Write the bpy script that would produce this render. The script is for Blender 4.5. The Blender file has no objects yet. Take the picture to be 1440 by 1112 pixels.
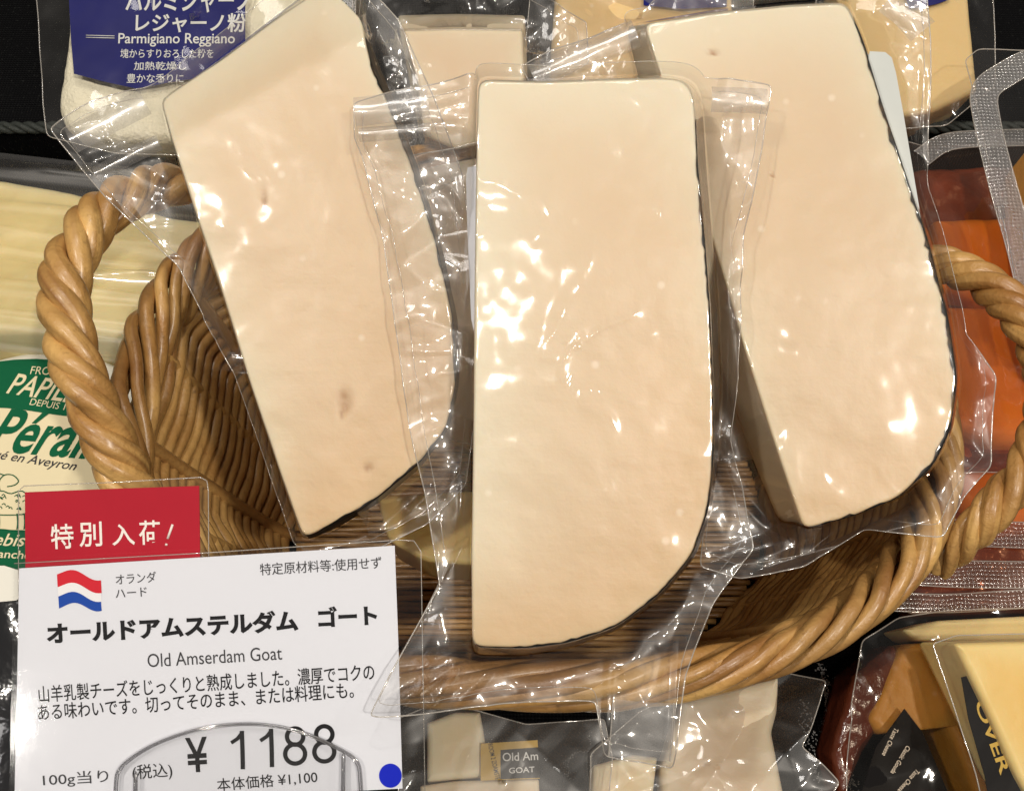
import bpy, math, random
import numpy as np
from mathutils import Matrix, Vector

SC = bpy.context.scene
COL = SC.collection
CM = 0.01                                   # everything below is written in centimetres
rad = math.radians

# ------------------------------------------------------------------ camera
PITCH = rad(58)
FPX = 720 / math.tan(rad(25))               # focal length in photo pixels (50 degrees across)
CAMZ = 37.6
CPOS = np.array([0, 0, CAMZ])
RIGHT = np.array([1.0, 0, 0])
UP = np.array([0, math.sin(PITCH), math.cos(PITCH)])
FWD = np.array([0, math.cos(PITCH), -math.sin(PITCH)])
cam = bpy.data.cameras.new('camera')
cam.sensor_width = 36
cam.lens = 18 / math.tan(rad(25))
cam.clip_start = 0.005
cam.clip_end = 50
camo = bpy.data.objects.new('camera', cam)
COL.objects.link(camo)
camo.location = CPOS * CM
camo.rotation_euler = (math.pi / 2 - PITCH, 0, 0)
SC.camera = camo

# ------------------------------------------------------------------ world, lamps, exposure
W = bpy.data.worlds.new('World')
SC.world = W
W.use_nodes = True
bg = W.node_tree.nodes['Background']
bg.inputs[0].default_value = (1.0, 0.93, 0.85, 1)
bg.inputs[1].default_value = 0.11
SC.view_settings.view_transform = 'Standard'
SC.view_settings.look = 'None'
SC.view_settings.exposure = 0.0
SC.view_settings.gamma = 1
SC.view_settings.use_curve_mapping = False
SC.cycles.use_denoising = True
SC.cycles.transparent_max_bounces = 32
SC.cycles.max_bounces = 10
SC.cycles.sample_clamp_indirect = 4


def lamp(name, d, dist, watts, r, col, target=(1, 16, 10)):
    l = bpy.data.lights.new(name, 'AREA')
    l.shape = 'DISK'
    l.size = 2 * r * CM
    l.energy = watts
    l.color = col
    o = bpy.data.objects.new(name, l)
    COL.objects.link(o)
    d = Vector(d).normalized()
    o.location = (Vector(target) + d * dist) * CM
    o.rotation_euler = d.to_track_quat('Z', 'Y').to_euler()
    return o


WARM = (1, 0.93, 0.83)
lamp('shop_spotlight', (0.33, -0.42, 0.86), 150, 10.2, 3.0, WARM)
lamp('shop_spotlight', (-0.40, -0.22, 0.88), 150, 7.4, 3.0, WARM)
lamp('shop_spotlight', (0.08, 0.30, 0.95), 150, 3.4, 2.6, WARM)
lamp('shop_spotlight', (-0.05, -0.384, 0.916), 165, 2.6, 2.4, WARM)
lamp('shop_spotlight', (-0.46, -0.69, 0.56), 150, .5, 3.6, (1, .96, .9))
lamp('shop_spotlight', (0.72, 0.05, 0.68), 150, 2.6, 2.6, WARM)
lamp('shop_ceiling_light', (-0.1, 0.12, 1.0), 170, 3.6, 22, (1, .97, .93))


# ------------------------------------------------------------------ noise
def _h(ix, iy, seed):
    n = (ix.astype(np.int64) * 374761393 + iy.astype(np.int64) * 668265263 + seed * 1442695041) & 0x7fffffff
    n = ((n ^ (n >> 13)) * 1274126177) & 0x7fffffff
    return ((n ^ (n >> 16)) & 0xffff) / 65535.0


def vnoise(x, y, seed=0):
    x = np.asarray(x, float); y = np.asarray(y, float)
    x, y = np.broadcast_arrays(x, y)
    ix = np.floor(x); iy = np.floor(y)
    fx = x - ix; fy = y - iy
    fx = fx * fx * fx * (fx * (fx * 6 - 15) + 10); fy = fy * fy * fy * (fy * (fy * 6 - 15) + 10)
    a = _h(ix, iy, seed); b = _h(ix + 1, iy, seed); c = _h(ix, iy + 1, seed); d = _h(ix + 1, iy + 1, seed)
    return (a * (1 - fx) + b * fx) * (1 - fy) + (c * (1 - fx) + d * fx) * fy


def fbm(x, y, seed=0, oct=3):
    s = 0; a = 1; t = 0
    for k in range(oct):
        s = s + a * vnoise(np.asarray(x) * 2 ** k, np.asarray(y) * 2 ** k, seed + k * 17); t += a; a *= .5
    return s / t


def ridge(x, y, seed=0):
    return 1 - np.abs(2 * vnoise(x, y, seed) - 1)


def folds(x, y, seed, lam=2.2, k=6):
    """creased film: flat facets that meet in sharp folds"""
    rg = np.random.RandomState(seed + 900)
    wx = x + .45 * lam * (vnoise(x / lam / 1.5, y / lam / 1.5, seed) - .5)
    wy = y + .45 * lam * (vnoise(x / lam / 1.5, y / lam / 1.5, seed + 1) - .5)
    h = 0
    for i in range(k):
        a = rg.uniform(0, math.pi); L = lam * rg.uniform(.7, 2.2); o = rg.uniform(0, 1)
        u = (wx * math.cos(a) + wy * math.sin(a)) / L + o
        tri = 2 * np.abs(u - np.floor(u + .5))
        m = sstep(.35, .65, vnoise(x / lam / 2 + i * 3.3, y / lam / 2, seed + 31 + i))
        h = h + (tri - .5) * L / lam * m
    return h / math.sqrt(k)


def sstep(a, b, x):
    t = np.clip((np.asarray(x, float) - a) / (b - a), 0, 1)
    return t * t * (3 - 2 * t)


# ------------------------------------------------------------------ frames: a plane with a distance and a tilt of its own
def ray(px, py):
    return FWD + RIGHT * ((px - 720) / FPX) + UP * ((556 - py) / FPX)


def P(px, py, d):
    return CPOS + ray(px, py) * d


def onz(px, py, z):
    r = ray(px, py)
    return CPOS + r * ((z - CAMZ) / r[2])


class Frame:
    def __init__(s, px, py, d, rx=0, ry=0):
        rx, ry = rad(rx), rad(ry)
        s.O = P(px, py, d)
        s.N = RIGHT * math.sin(ry) * math.cos(rx) + UP * math.sin(rx) - FWD * math.cos(ry) * math.cos(rx)
        s.U = np.cross(UP, s.N); s.U /= np.linalg.norm(s.U)
        s.V = np.cross(s.N, s.U)

    def uv(s, px, py, w=0.0):
        r = ray(px, py)
        t = np.dot(s.O + s.N * w - CPOS, s.N) / np.dot(r, s.N)
        q = CPOS + r * t - s.O
        return np.array([np.dot(q, s.U), np.dot(q, s.V)])

    def pts(s, L, w=0.0):
        return np.array([s.uv(a, b, w) for a, b in L])

    def matrix(s):
        m = Matrix.Identity(4)
        for i in range(3):
            m[i][0] = s.U[i]; m[i][1] = s.V[i]; m[i][2] = s.N[i]; m[i][3] = s.O[i] * CM
        return m


SHELF_TILT = 32                              # the tilt at which a plane lies level


# ------------------------------------------------------------------ object helpers
def tag(o, label, cat, group=None):
    o['label'] = label; o['category'] = cat
    if group: o['group'] = group
    return o


def thing(name, label, cat, fr=None, group=None, loc=None):
    o = bpy.data.objects.new(name, None)
    COL.objects.link(o)
    o.empty_display_size = .01
    if fr is not None: o.matrix_world = fr.matrix()
    if loc is not None: o.location = Vector(loc) * CM
    return tag(o, label, cat, group)


class MB:
    def __init__(s):
        s.v = []; s.f = []; s.n = 0; s.at = {}

    def add(s, v, f, **attrs):
        v = np.asarray(v, float).reshape(-1, 3)
        s.v.append(v)
        s.f += [tuple(int(i) + s.n for i in q) for q in f]
        for k in set(list(s.at) + list(attrs)):
            if k not in s.at: s.at[k] = [np.zeros(s.n)] if s.n else []
            s.at[k].append(np.broadcast_to(np.asarray(attrs.get(k, 0.0), float), (len(v),)))
        s.n += len(v)
        return s

    def build(s, name, mat, parent=None, smooth=True, label=None):
        me = bpy.data.meshes.new(name)
        V = np.concatenate(s.v) * CM
        me.from_pydata(V.tolist(), [], s.f)
        for k, a in s.at.items():
            at = me.attributes.new(k, 'FLOAT', 'POINT')
            at.data.foreach_set('value', np.concatenate(a).astype(np.float32))
        me.polygons.foreach_set('use_smooth', [smooth] * len(me.polygons))
        me.materials.append(mat)
        me.update()
        o = bpy.data.objects.new(name, me)
        COL.objects.link(o)
        if parent is not None: o.parent = parent
        if label: o['label'] = label
        return o


def grid_faces(R, Cn, closed=False, off=0):
    f = []
    cc = Cn if closed else Cn - 1
    for i in range(R - 1):
        for j in range(cc):
            k = (j + 1) % Cn
            f.append((off + i * Cn + j, off + i * Cn + k, off + (i + 1) * Cn + k, off + (i + 1) * Cn + j))
    return f


TUBES = [0]


def tube(mb, path, r, seg=10, closed=False, groove=None, caps=True, tint=0.0, squash=None):
    p = np.asarray(path, float)
    n = len(p)
    if closed:
        t = np.roll(p, -1, 0) - np.roll(p, 1, 0)
    else:
        t = np.gradient(p, axis=0)
    t /= np.linalg.norm(t, axis=1)[:, None] + 1e-12
    r = np.broadcast_to(np.asarray(r, float), (n,))
    nn = np.zeros_like(p)
    a = np.array([0, 0, 1.0]) if abs(t[0][2]) < .9 else np.array([1.0, 0, 0])
    v = a - t[0] * np.dot(a, t[0]); v /= np.linalg.norm(v)
    for i in range(n):
        v = v - t[i] * np.dot(v, t[i]); v /= np.linalg.norm(v) + 1e-12
        nn[i] = v
    if closed:                                # untwist the leftover angle
        b0 = np.cross(t[0], nn[0])
        e = nn[-1] - t[0] * np.dot(nn[-1], t[0])
        ang = math.atan2(np.dot(e, b0), np.dot(e, nn[0]))
        k = np.linspace(0, 1, n)[:, None] * -ang
        bb = np.cross(t, nn)
        nn = nn * np.cos(k) + bb * np.sin(k)
    bb = np.cross(t, nn)
    th = np.arange(seg) * 2 * math.pi / seg
    rr = np.ones((n, seg)) * r[:, None]
    if groove is not None:
        g0, depth = groove
        g0 = np.broadcast_to(np.asarray(g0, float), (n,))
        dd = (th[None, :] - g0[:, None] + math.pi) % (2 * math.pi) - math.pi
        rr = rr * (1 - depth * np.exp(-(dd / .28) ** 2))
    v = p[:, None, :] + rr[:, :, None] * (nn[:, None, :] * np.cos(th)[None, :, None] + bb[:, None, :] * np.sin(th)[None, :, None])
    f = []
    R = n if closed else n - 1
    for i in range(R):
        k = (i + 1) % n
        for j in range(seg):
            l = (j + 1) % seg
            f.append((i * seg + j, i * seg + l, k * seg + l, k * seg + j))
    if caps and not closed:
        f.append(tuple(range(seg))[::-1]); f.append(tuple((n - 1) * seg + j for j in range(seg)))
    TUBES[0] += 1
    fib = np.tile(_h(np.arange(seg), np.full(seg, TUBES[0]), 5), n) * np.repeat(.4 + .9 * vnoise(np.arange(n) * .06, TUBES[0] * 1.7, 3), seg)
    mb.add(v, f, fib=fib, tint=np.repeat(np.asarray(tint, float), seg) if np.ndim(tint) else tint)


def spline(ctrl, n, closed=False):
    c = np.asarray(ctrl, float)
    m = len(c)
    out = []
    segs = m if closed else m - 1
    ts = np.linspace(0, segs, n, endpoint=not closed)
    for t in ts:
        i = min(int(t), segs - 1); u = t - i
        if closed:
            a, b, cc, d = c[(i - 1) % m], c[i], c[(i + 1) % m], c[(i + 2) % m]
        else:
            a, b, cc, d = c[max(i - 1, 0)], c[i], c[i + 1], c[min(i + 2, m - 1)]
        out.append(.5 * (2 * b + (cc - a) * u + (2 * a - 5 * b + 4 * cc - d) * u * u + (3 * b - a - 3 * cc + d) * u ** 3))
    return np.array(out)


def chaikin(p, k=2, amt=.2):
    p = np.asarray(p, float)
    for _ in range(k):
        q = np.roll(p, -1, 0)
        p = np.stack([p * (1 - amt) + q * amt, p * amt + q * (1 - amt)], 1).reshape(-1, p.shape[1])
    return p


def resample(p, n):
    p = np.asarray(p, float)
    q = np.vstack([p, p[:1]])
    s = np.r_[0, np.cumsum(np.linalg.norm(np.diff(q[:, :2], axis=0), axis=1))]
    t = np.linspace(0, s[-1], n, endpoint=False)
    return np.stack([np.interp(t, s, q[:, k]) for k in range(q.shape[1])], 1)


def out_normals(q):
    t = np.roll(q, -1, 0) - np.roll(q, 1, 0)
    n = np.stack([t[:, 1], -t[:, 0]], 1)
    n /= np.linalg.norm(n, axis=1)[:, None] + 1e-9
    area = np.sum(q[:, 0] * np.roll(q[:, 1], -1) - np.roll(q[:, 0], -1) * q[:, 1])
    return n if area > 0 else -n


def dist_outline(p, q):
    a = q; b = np.roll(q, -1, 0) - q
    L = (b ** 2).sum(1) + 1e-12
    t = np.clip((((p[:, None] - a[None]) * b[None]).sum(2)) / L, 0, 1)
    e = p[:, None] - a[None] - t[..., None] * b[None]
    return np.sqrt((e ** 2).sum(2).min(1))


def box(mb, x0, y0, z0, x1, y1, z1, b=0.0, **at):
    if b <= 0:
        v = [(x, y, z) for z in (z0, z1) for x, y in ((x0, y0), (x1, y0), (x1, y1), (x0, y1))]
        f = [(0, 3, 2, 1), (4, 5, 6, 7), (0, 1, 5, 4), (1, 2, 6, 5), (2, 3, 7, 6), (3, 0, 4, 7)]
        mb.add(v, f, **at); return
    ring = []
    for (z, i) in ((z0, b), (z0 + b, 0), (z1 - b, 0), (z1, b)):
        ring += [(x0 + i, y0 + i, z), (x1 - i, y0 + i, z), (x1 - i, y1 - i, z), (x0 + i, y1 - i, z)]
    f = grid_faces(4, 4, True) + [(3, 2, 1, 0), (12, 13, 14, 15)]
    mb.add(ring, f, **at)


# ------------------------------------------------------------------ materials
def mat(name):
    m = bpy.data.materials.new(name)
    m.use_nodes = True
    nt = m.node_tree
    nt.nodes.clear()
    out = nt.nodes.new('ShaderNodeOutputMaterial')
    return m, nt, out


class N:
    def __init__(s, nt): s.nt = nt

    def __call__(s, typ, **kw):
        n = s.nt.nodes.new('ShaderNode' + typ)
        for k, v in kw.items():
            if k.startswith('i_'):
                n.inputs[k[2:].replace('_', ' ')].default_value = v
            else: setattr(n, k, v)
        return n

    def l(s, a, b): s.nt.links.new(a, b)

    def noise(s, scale, vec=None, detail=3, rough=.5, dist=0):
        n = s('TexNoise'); n.inputs['Scale'].default_value = scale; n.inputs['Detail'].default_value = detail
        n.inputs['Roughness'].default_value = rough; n.inputs['Distortion'].default_value = dist
        if vec is not None: s.l(vec, n.inputs['Vector'])
        return n.outputs['Fac']

    def ramp(s, fac, stops):
        r = s('ValToRGB'); s.l(fac, r.inputs[0])
        while len(r.color_ramp.elements) < len(stops): r.color_ramp.elements.new(.5)
        for e, (p, c) in zip(r.color_ramp.elements, stops):
            e.position = p; e.color = (c, c, c, 1) if isinstance(c, (int, float)) else (*c, 1)
        return r.outputs[0]

    def mix(s, fac, a, b, mode='MIX'):
        n = s('Mix', data_type='RGBA', blend_type=mode)
        for sock, v in ((n.inputs[0], fac), (n.inputs[6], a), (n.inputs[7], b)):
            if hasattr(v, 'links'): s.l(v, sock)
            elif isinstance(v, tuple): sock.default_value = (*v, 1)
            else: sock.default_value = v
        return n.outputs[2]

    def math(s, op, a, b=None):
        n = s('Math', operation=op)
        for sock, v in ((n.inputs[0], a), (n.inputs[1], b)):
            if v is None: continue
            if hasattr(v, 'links'): s.l(v, sock)
            else: sock.default_value = v
        return n.outputs[0]

    def obj(s): return s('TexCoord').outputs['Object']

    def attr(s, name): return s('Attribute', attribute_name=name).outputs['Fac']

    def bump(s, h, dist, strength=1.0):
        b = s('Bump'); b.inputs['Distance'].default_value = dist; b.inputs['Strength'].default_value = strength
        s.l(h, b.inputs['Height'])
        return b.outputs[0]


def simple(name, col, rough=.5, spec=.5, coat=0, bumpscale=0, bumpd=.0002, var=0, metallic=0):
    m, nt, out = mat(name); n = N(nt)
    p = n('BsdfPrincipled')
    p.inputs['Base Color'].default_value = (*col, 1); p.inputs['Roughness'].default_value = rough
    p.inputs['Specular IOR Level'].default_value = spec; p.inputs['Coat Weight'].default_value = coat
    p.inputs['Coat Roughness'].default_value = .08; p.inputs['Metallic'].default_value = metallic
    oc = n.obj()
    if var:
        k = n.noise(60, oc, 4)
        n.l(n.mix(k, tuple(c * (1 - var) for c in col), tuple(min(1, c * (1 + var)) for c in col)), p.inputs['Base Color'])
    if bumpscale: n.l(n.bump(n.noise(bumpscale, oc, 4), bumpd), p.inputs['Normal'])
    n.l(p.outputs[0], out.inputs[0])
    return m


def cheese_mat(name, core, edge, dots=.35, sss=.35):
    m, nt, out = mat(name); n = N(nt)
    p = n('BsdfPrincipled')
    ad = n('VectorMath', operation='ADD'); oi = n('ObjectInfo'); n.l(n.obj(), ad.inputs[0]); n.l(oi.outputs['Random'], ad.inputs[1])
    oc = ad.outputs[0]
    e = n.attr('edge')
    wob = n.math('ADD', e, n.math('MULTIPLY', n.math('SUBTRACT', n.noise(28, oc, 3), .5), .5))
    f = n.ramp(wob, [(0.0, .35), (.16, .75), (.40, 1.0)])
    big = n.noise(14, oc, 3)
    c1 = n.mix(n.ramp(big, [(.3, 0), (.7, 1)]), core, tuple(c * k for c, k in zip(core, (.97, .93, .88))))
    c = n.mix(f, edge, c1)
    c = n.mix(n.math('MULTIPLY', n.attr('pale'), .95), c, tuple(a * .35 + b * .65 for a, b in zip(core, (.76, .72, .57))))
    c = n.mix(n.math('MULTIPLY', n.attr('warm'), .62), c, (core[0] * .94, core[1] * .78, core[2] * .56))
    # small white crystals and tiny dark eyes in the paste
    vo = n('TexVoronoi'); vo.inputs['Scale'].default_value = 130; n.l(oc, vo.inputs['Vector'])
    sp = n.ramp(vo.outputs['Distance'], [(.06, 1.0), (.16, 0.0)])
    sel = n.ramp(n.noise(70, oc, 2), [(.52, 0.0), (.62, dots)])
    c = n.mix(n.math('MULTIPLY', sp, sel), c, (.93, .86, .74))
    c = n.mix(n.math('MULTIPLY', n.attr('mark'), n.ramp(n.noise(180, oc, 3), [(.35, .4), (.6, 1)])), c, (.40, .21, .09))
    n.l(c, p.inputs['Base Color'])
    p.inputs['Roughness'].default_value = .42
    p.inputs['Specular IOR Level'].default_value = .35
    p.inputs['Subsurface Weight'].default_value = sss
    p.inputs['Subsurface Radius'].default_value = (1, .55, .28)
    p.inputs['Subsurface Scale'].default_value = .004
    mp = n('Mapping'); n.l(oc, mp.inputs[0]); mp.inputs['Scale'].default_value = (40, 700, 40); mp.inputs['Rotation'].default_value = (0, 0, .5)
    drag = n.noise(1.0, mp.outputs[0], 3)
    n.l(n.bump(n.math('ADD', n.noise(260, oc, 4), n.math('MULTIPLY', drag, .15)), .00022), p.inputs['Normal'])
    n.l(p.outputs[0], out.inputs[0])
    return m


def film_mat(name, tint=(.975, .97, .965), haze=.05, gloss=.08, rough=.07, b1=.00006, s1=80, hazecol=(.80, .78, .76), emboss=False, veil=.06):
    """clear plastic film: see-through, a glossy reflection that grows at grazing angles, a faint milky veil"""
    m, nt, out = mat(name); n = N(nt)
    oc = n.obj()
    lw = n('LayerWeight'); lw.inputs['Blend'].default_value = .5
    msk = n.ramp(n.noise(22, oc, 2), [(.42, .12), (.64, 1.0)])
    h = n.math('MULTIPLY', n.noise(s1, oc, 2, .45, .6), msk)
    h2 = n.math('MULTIPLY', n.noise(s1 * 4, oc, 2), .04)
    hh = n.math('ADD', h, h2)
    haze = haze * .8
    if emboss:
        wv = n('TexWave'); wv.inputs['Scale'].default_value = 230; wv.inputs['Distortion'].default_value = 3.5; wv.inputs['Detail Scale'].default_value = .6; n.l(oc, wv.inputs['Vector'])
        wv2 = n('TexWave', bands_direction='Y'); wv2.inputs['Scale'].default_value = 230; wv2.inputs['Distortion'].default_value = 3.5; wv2.inputs['Detail Scale'].default_value = .6; n.l(oc, wv2.inputs['Vector'])
        hh = n.math('ADD', hh, n.math('MULTIPLY', n.math('MULTIPLY', wv.outputs['Fac'], wv2.outputs['Fac']), .5))
    nor = n.bump(hh, b1)
    n.l(nor, lw.inputs['Normal'])
    fac = n.math('ADD', n.math('MULTIPLY', n.math('POWER', lw.outputs['Facing'], 4.0), .75), gloss)
    tr = n('BsdfTransparent'); tr.inputs[0].default_value = (*tint, 1)
    gl = n('BsdfGlossy'); gl.inputs['Roughness'].default_value = rough; gl.inputs[0].default_value = (1, .98, .96, 1)
    n.l(nor, gl.inputs['Normal'])
    mx = n('MixShader'); n.l(fac, mx.inputs[0]); n.l(tr.outputs[0], mx.inputs[1]); n.l(gl.outputs[0], mx.inputs[2])
    g2 = n('BsdfGlossy'); g2.inputs['Roughness'].default_value = .42; g2.inputs[0].default_value = (1, .98, .96, 1); n.l(nor, g2.inputs['Normal'])
    mv = n('MixShader'); mv.inputs[0].default_value = veil; n.l(mx.outputs[0], mv.inputs[1]); n.l(g2.outputs[0], mv.inputs[2]); mx = mv
    df = n('BsdfDiffuse'); df.inputs[0].default_value = (*hazecol, 1)
    tl = n('BsdfTranslucent'); tl.inputs[0].default_value = (*hazecol, 1)
    md = n('MixShader'); md.inputs[0].default_value = .4; n.l(df.outputs[0], md.inputs[1]); n.l(tl.outputs[0], md.inputs[2])
    m2 = n('MixShader'); n.l(mx.outputs[0], m2.inputs[1]); n.l(md.outputs[0], m2.inputs[2])
    n.l(n.math('MULTIPLY', n.ramp(n.noise(35, oc, 3), [(.3, .55), (.75, 1.3)]), haze), m2.inputs[0])
    n.l(m2.outputs[0], out.inputs[0])
    return m


def wicker_mat():
    m, nt, out = mat('wicker'); n = N(nt)
    p = n('BsdfPrincipled')
    oc = n.obj(); t = n.attr('tint')
    big = n.noise(45, oc, 4)
    fine = n.noise(420, oc, 4, .65)
    a = n.mix(n.ramp(big, [(.3, 0), (.72, 1)]), (.37, .165, .038), (.80, .50, .17))
    a = n.mix(n.math('MULTIPLY', t, .8), a, (.22, .095, .025))
    a = n.mix(n.ramp(n.attr('fib'), [(.45, 0), (1.0, .75)]), a, (.26, .115, .032))
    a = n.mix(n.ramp(fine, [(.58, 0), (.78, .55)]), a, (.14, .06, .02))
    vo = n('TexVoronoi'); vo.inputs['Scale'].default_value = 120; n.l(oc, vo.inputs['Vector'])
    a = n.mix(n.math('MULTIPLY', n.ramp(vo.outputs['Distance'], [(.05, .8), (.13, 0)]), n.ramp(n.noise(60, oc, 2), [(.55, 0), (.62, 1)])), a, (.09, .035, .012))
    n.l(a, p.inputs['Base Color'])
    p.inputs['Roughness'].default_value = .42
    p.inputs['Coat Weight'].default_value = .4; p.inputs['Coat Roughness'].default_value = .25
    n.l(n.bump(n.math('ADD', n.math('ADD', n.noise(260, oc, 4), n.math('MULTIPLY', fine, .5)), n.math('MULTIPLY', n.attr('fib'), .5)), .0006), p.inputs['Normal'])
    n.l(p.outputs[0], out.inputs[0])
    return m


def rind_mat():
    m, nt, out = mat('cheese_rind'); n = N(nt)
    p = n('BsdfPrincipled'); oc = n.obj()
    c = n.mix(n.ramp(n.noise(120, oc, 4, .6), [(.52, 0), (.68, 1)]), (.010, .009, .008), (.13, .07, .025))
    n.l(c, p.inputs['Base Color']); p.inputs['Roughness'].default_value = .5; p.inputs['Specular IOR Level'].default_value = .15
    n.l(n.bump(n.noise(200, oc, 3), .0005), p.inputs['Normal'])
    n.l(p.outputs[0], out.inputs[0])
    return m


def fabric_black():
    m, nt, out = mat('black_mat'); n = N(nt)
    p = n('BsdfPrincipled'); oc = n.obj()
    w1 = n('TexWave'); w1.inputs['Scale'].default_value = 260; n.l(oc, w1.inputs['Vector'])
    w2 = n('TexWave', bands_direction='Y'); w2.inputs['Scale'].default_value = 260; n.l(oc, w2.inputs['Vector'])
    h = n.math('MULTIPLY', w1.outputs['Fac'], w2.outputs['Fac'])
    c = n.mix(n.ramp(n.noise(700, oc, 3), [(.6, 0), (.75, 1)]), (.004, .004, .0045), (.02, .021, .02))
    n.l(c, p.inputs['Base Color']); p.inputs['Roughness'].default_value = .55
    p.inputs['Specular IOR Level'].default_value = .07
    n.l(n.bump(h, .0006), p.inputs['Normal'])
    n.l(p.outputs[0], out.inputs[0])
    return m


M = {}
M['goat'] = cheese_mat('goat_cheese', (.665, .512, .345), (.70, .625, .455))
M['pale'] = cheese_mat('pale_cheese', (.80, .66, .42), (.84, .76, .56))
M['parmesan'] = cheese_mat('parmesan', (.72, .52, .24), (.70, .52, .26), dots=.9)
M['butter'] = cheese_mat('buttery_cheese', (.80, .66, .30), (.84, .75, .46), dots=.2)
M['gouda'] = cheese_mat('gouda', (.78, .52, .16), (.82, .66, .30), dots=.25)
M['amber'] = cheese_mat('amber_cheese', (.42, .20, .03), (.45, .22, .04), dots=.1)
M['orange'] = cheese_mat('orange_cheese', (.80, .36, .045), (.84, .44, .07), dots=.1)
M['rind'] = rind_mat()
M['film'] = film_mat('vacuum_film')
M['film_band'] = film_mat('sealed_film', tint=(.93, .925, .92), haze=.13, gloss=.12, rough=.13, b1=.00012, s1=150, veil=.10)
M['film_clear'] = film_mat('clear_film', tint=(.975, .972, .965), haze=.008, gloss=.05, rough=.07, b1=.00006, s1=80, veil=.006)
M['film_tight'] = film_mat('vacuum_film_tight', tint=(.985, .982, .975), haze=.006, gloss=.05, rough=.08, b1=.00010, s1=70, veil=.02)
M['film_heavy'] = film_mat('vacuum_film_crumpled', tint=(.94, .93, .92), haze=.03, gloss=.09, b1=.00008, s1=80, veil=.05)
M['film_dark'] = film_mat('smoky_film', tint=(.90, .84, .76), haze=.003, gloss=.04, veil=.004)
M['film_red'] = film_mat('amber_film', tint=(.80, .56, .42), haze=.04, gloss=.06, hazecol=(.50, .27, .18), veil=.012)
M['film_emboss'] = film_mat('embossed_film', tint=(.72, .70, .68), haze=.42, gloss=.14, rough=.15, b1=.0007, hazecol=(.50, .49, .49), emboss=True)
M['film_emboss_red'] = film_mat('embossed_amber_film', tint=(.74, .56, .46), haze=.28, gloss=.14, rough=.15, b1=.0007, hazecol=(.45, .27, .20), emboss=True)
M['clear'] = film_mat('clear_plastic', tint=(.97, .97, .97), haze=.01, gloss=.05, rough=.03, b1=.00005, s1=60, veil=.01)
M['laminate'] = film_mat('laminate', tint=(.99, .99, .99), haze=.004, gloss=.04, rough=.08, b1=.00015, s1=120, veil=.006)
M['seam'] = film_mat('film_edge', tint=(.85, .83, .80), haze=.38, gloss=.22, rough=.12, b1=.0002, hazecol=(.90, .86, .80))
M['plate_edge'] = film_mat('acrylic_edge', tint=(.60, .60, .62), haze=.10, gloss=.20, rough=.1, hazecol=(.5, .5, .52))
M['wicker'] = wicker_mat()
M['black_mat'] = fabric_black()
M['paper'] = simple('white_paper', (.71, .72, .775), .7, .06, bumpscale=300, bumpd=.00005)
M['red_paper'] = simple('red_paper', (.42, .010, .026), .7, .06, var=.1)
M['ink'] = simple('black_ink', (.012, .012, .014), .7, .06)
M['ink_grey'] = simple('grey_ink', (.05, .05, .055), .7, .06)
M['ink_white'] = simple('white_ink', (.85, .80, .74), .6, .3)
M['flag_red'] = simple('flag_red', (.60, .02, .035), .7, .06)
M['flag_white'] = simple('flag_white', (.80, .79, .80), .6, .3)
M['flag_blue'] = simple('flag_blue', (.012, .065, .36), .7, .06)
M['dot_blue'] = simple('blue_sticker', (.006, .018, .50), .7, .06)
M['navy'] = simple('navy_print', (.012, .014, .125), .7, .06, var=.2)
M['cream_ink'] = simple('cream_ink', (.66, .66, .64), .6, .3)
M['green'] = simple('green_print', (.008, .115, .050), .7, .06)
M['cream'] = simple('cream_paper', (.80, .70, .46), .7, .06, var=.04)
M['white_wrap'] = simple('white_wrapping_paper', (.80, .78, .70), .6, .3, bumpscale=60, bumpd=.001)
M['powder'] = simple('grated_cheese', (.84, .78, .60), .9, .1, bumpscale=500, bumpd=.0012, var=.08)
M['gold'] = simple('gold_print', (.55, .36, .08), .7, .06, var=.1)
M['black_print'] = simple('black_print', (.008, .007, .007), .7, .06)
M['slip'] = simple('grey_label_paper', (.50, .52, .50), .55, .3, var=.05)
M['thread'] = simple('white_thread', (.55, .55, .55), .8, .2)
M['cord'] = simple('dark_cord', (.03, .034, .03), .6, .3, bumpscale=900, bumpd=.0006)
M['steel'] = simple('brushed_steel', (.55, .55, .54), .25, .5, metallic=1)
M['tray'] = simple('amber_tray', (.23, .075, .035), .3, .5, coat=.2, bumpscale=90, bumpd=.001, var=.4)
M['brown_film'] = simple('brown_foil', (.10, .022, .010), .25, .5, coat=.3, bumpscale=120, bumpd=.0015, var=.3)


# ------------------------------------------------------------------ builders
def prep(fr, pts, n=220, k=2, w=0.0, amt=.2):
    q = resample(fr.pts(pts, w), n)
    for _ in range(k): q = (np.roll(q, 1, 0) + 2 * q + np.roll(q, -1, 0)) / 4
    a = np.sum(q[:, 0] * np.roll(q[:, 1], -1) - np.roll(q[:, 0], -1) * q[:, 1])
    return q if a > 0 else q[::-1]


def cheese_bump(p, seed, amp):
    return amp * ((fbm(p[:, 0] / 2.4 + 9, p[:, 1] / 2.4 + 4, seed, 3) - .5) * 1.6 + (fbm(p[:, 0] / .7, p[:, 1] / .7, seed + 5, 2) - .5) * .4)


def outline_range(q, fr, p0, p1):
    u0 = fr.uv(*p0); u1 = fr.uv(*p1)
    i0 = int(np.argmin(np.hypot(*(q - u0).T))); i1 = int(np.argmin(np.hypot(*(q - u1).T)))
    n = len(q)
    if i1 < i0: i1 += n
    return i0 / n, i1 / n


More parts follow.
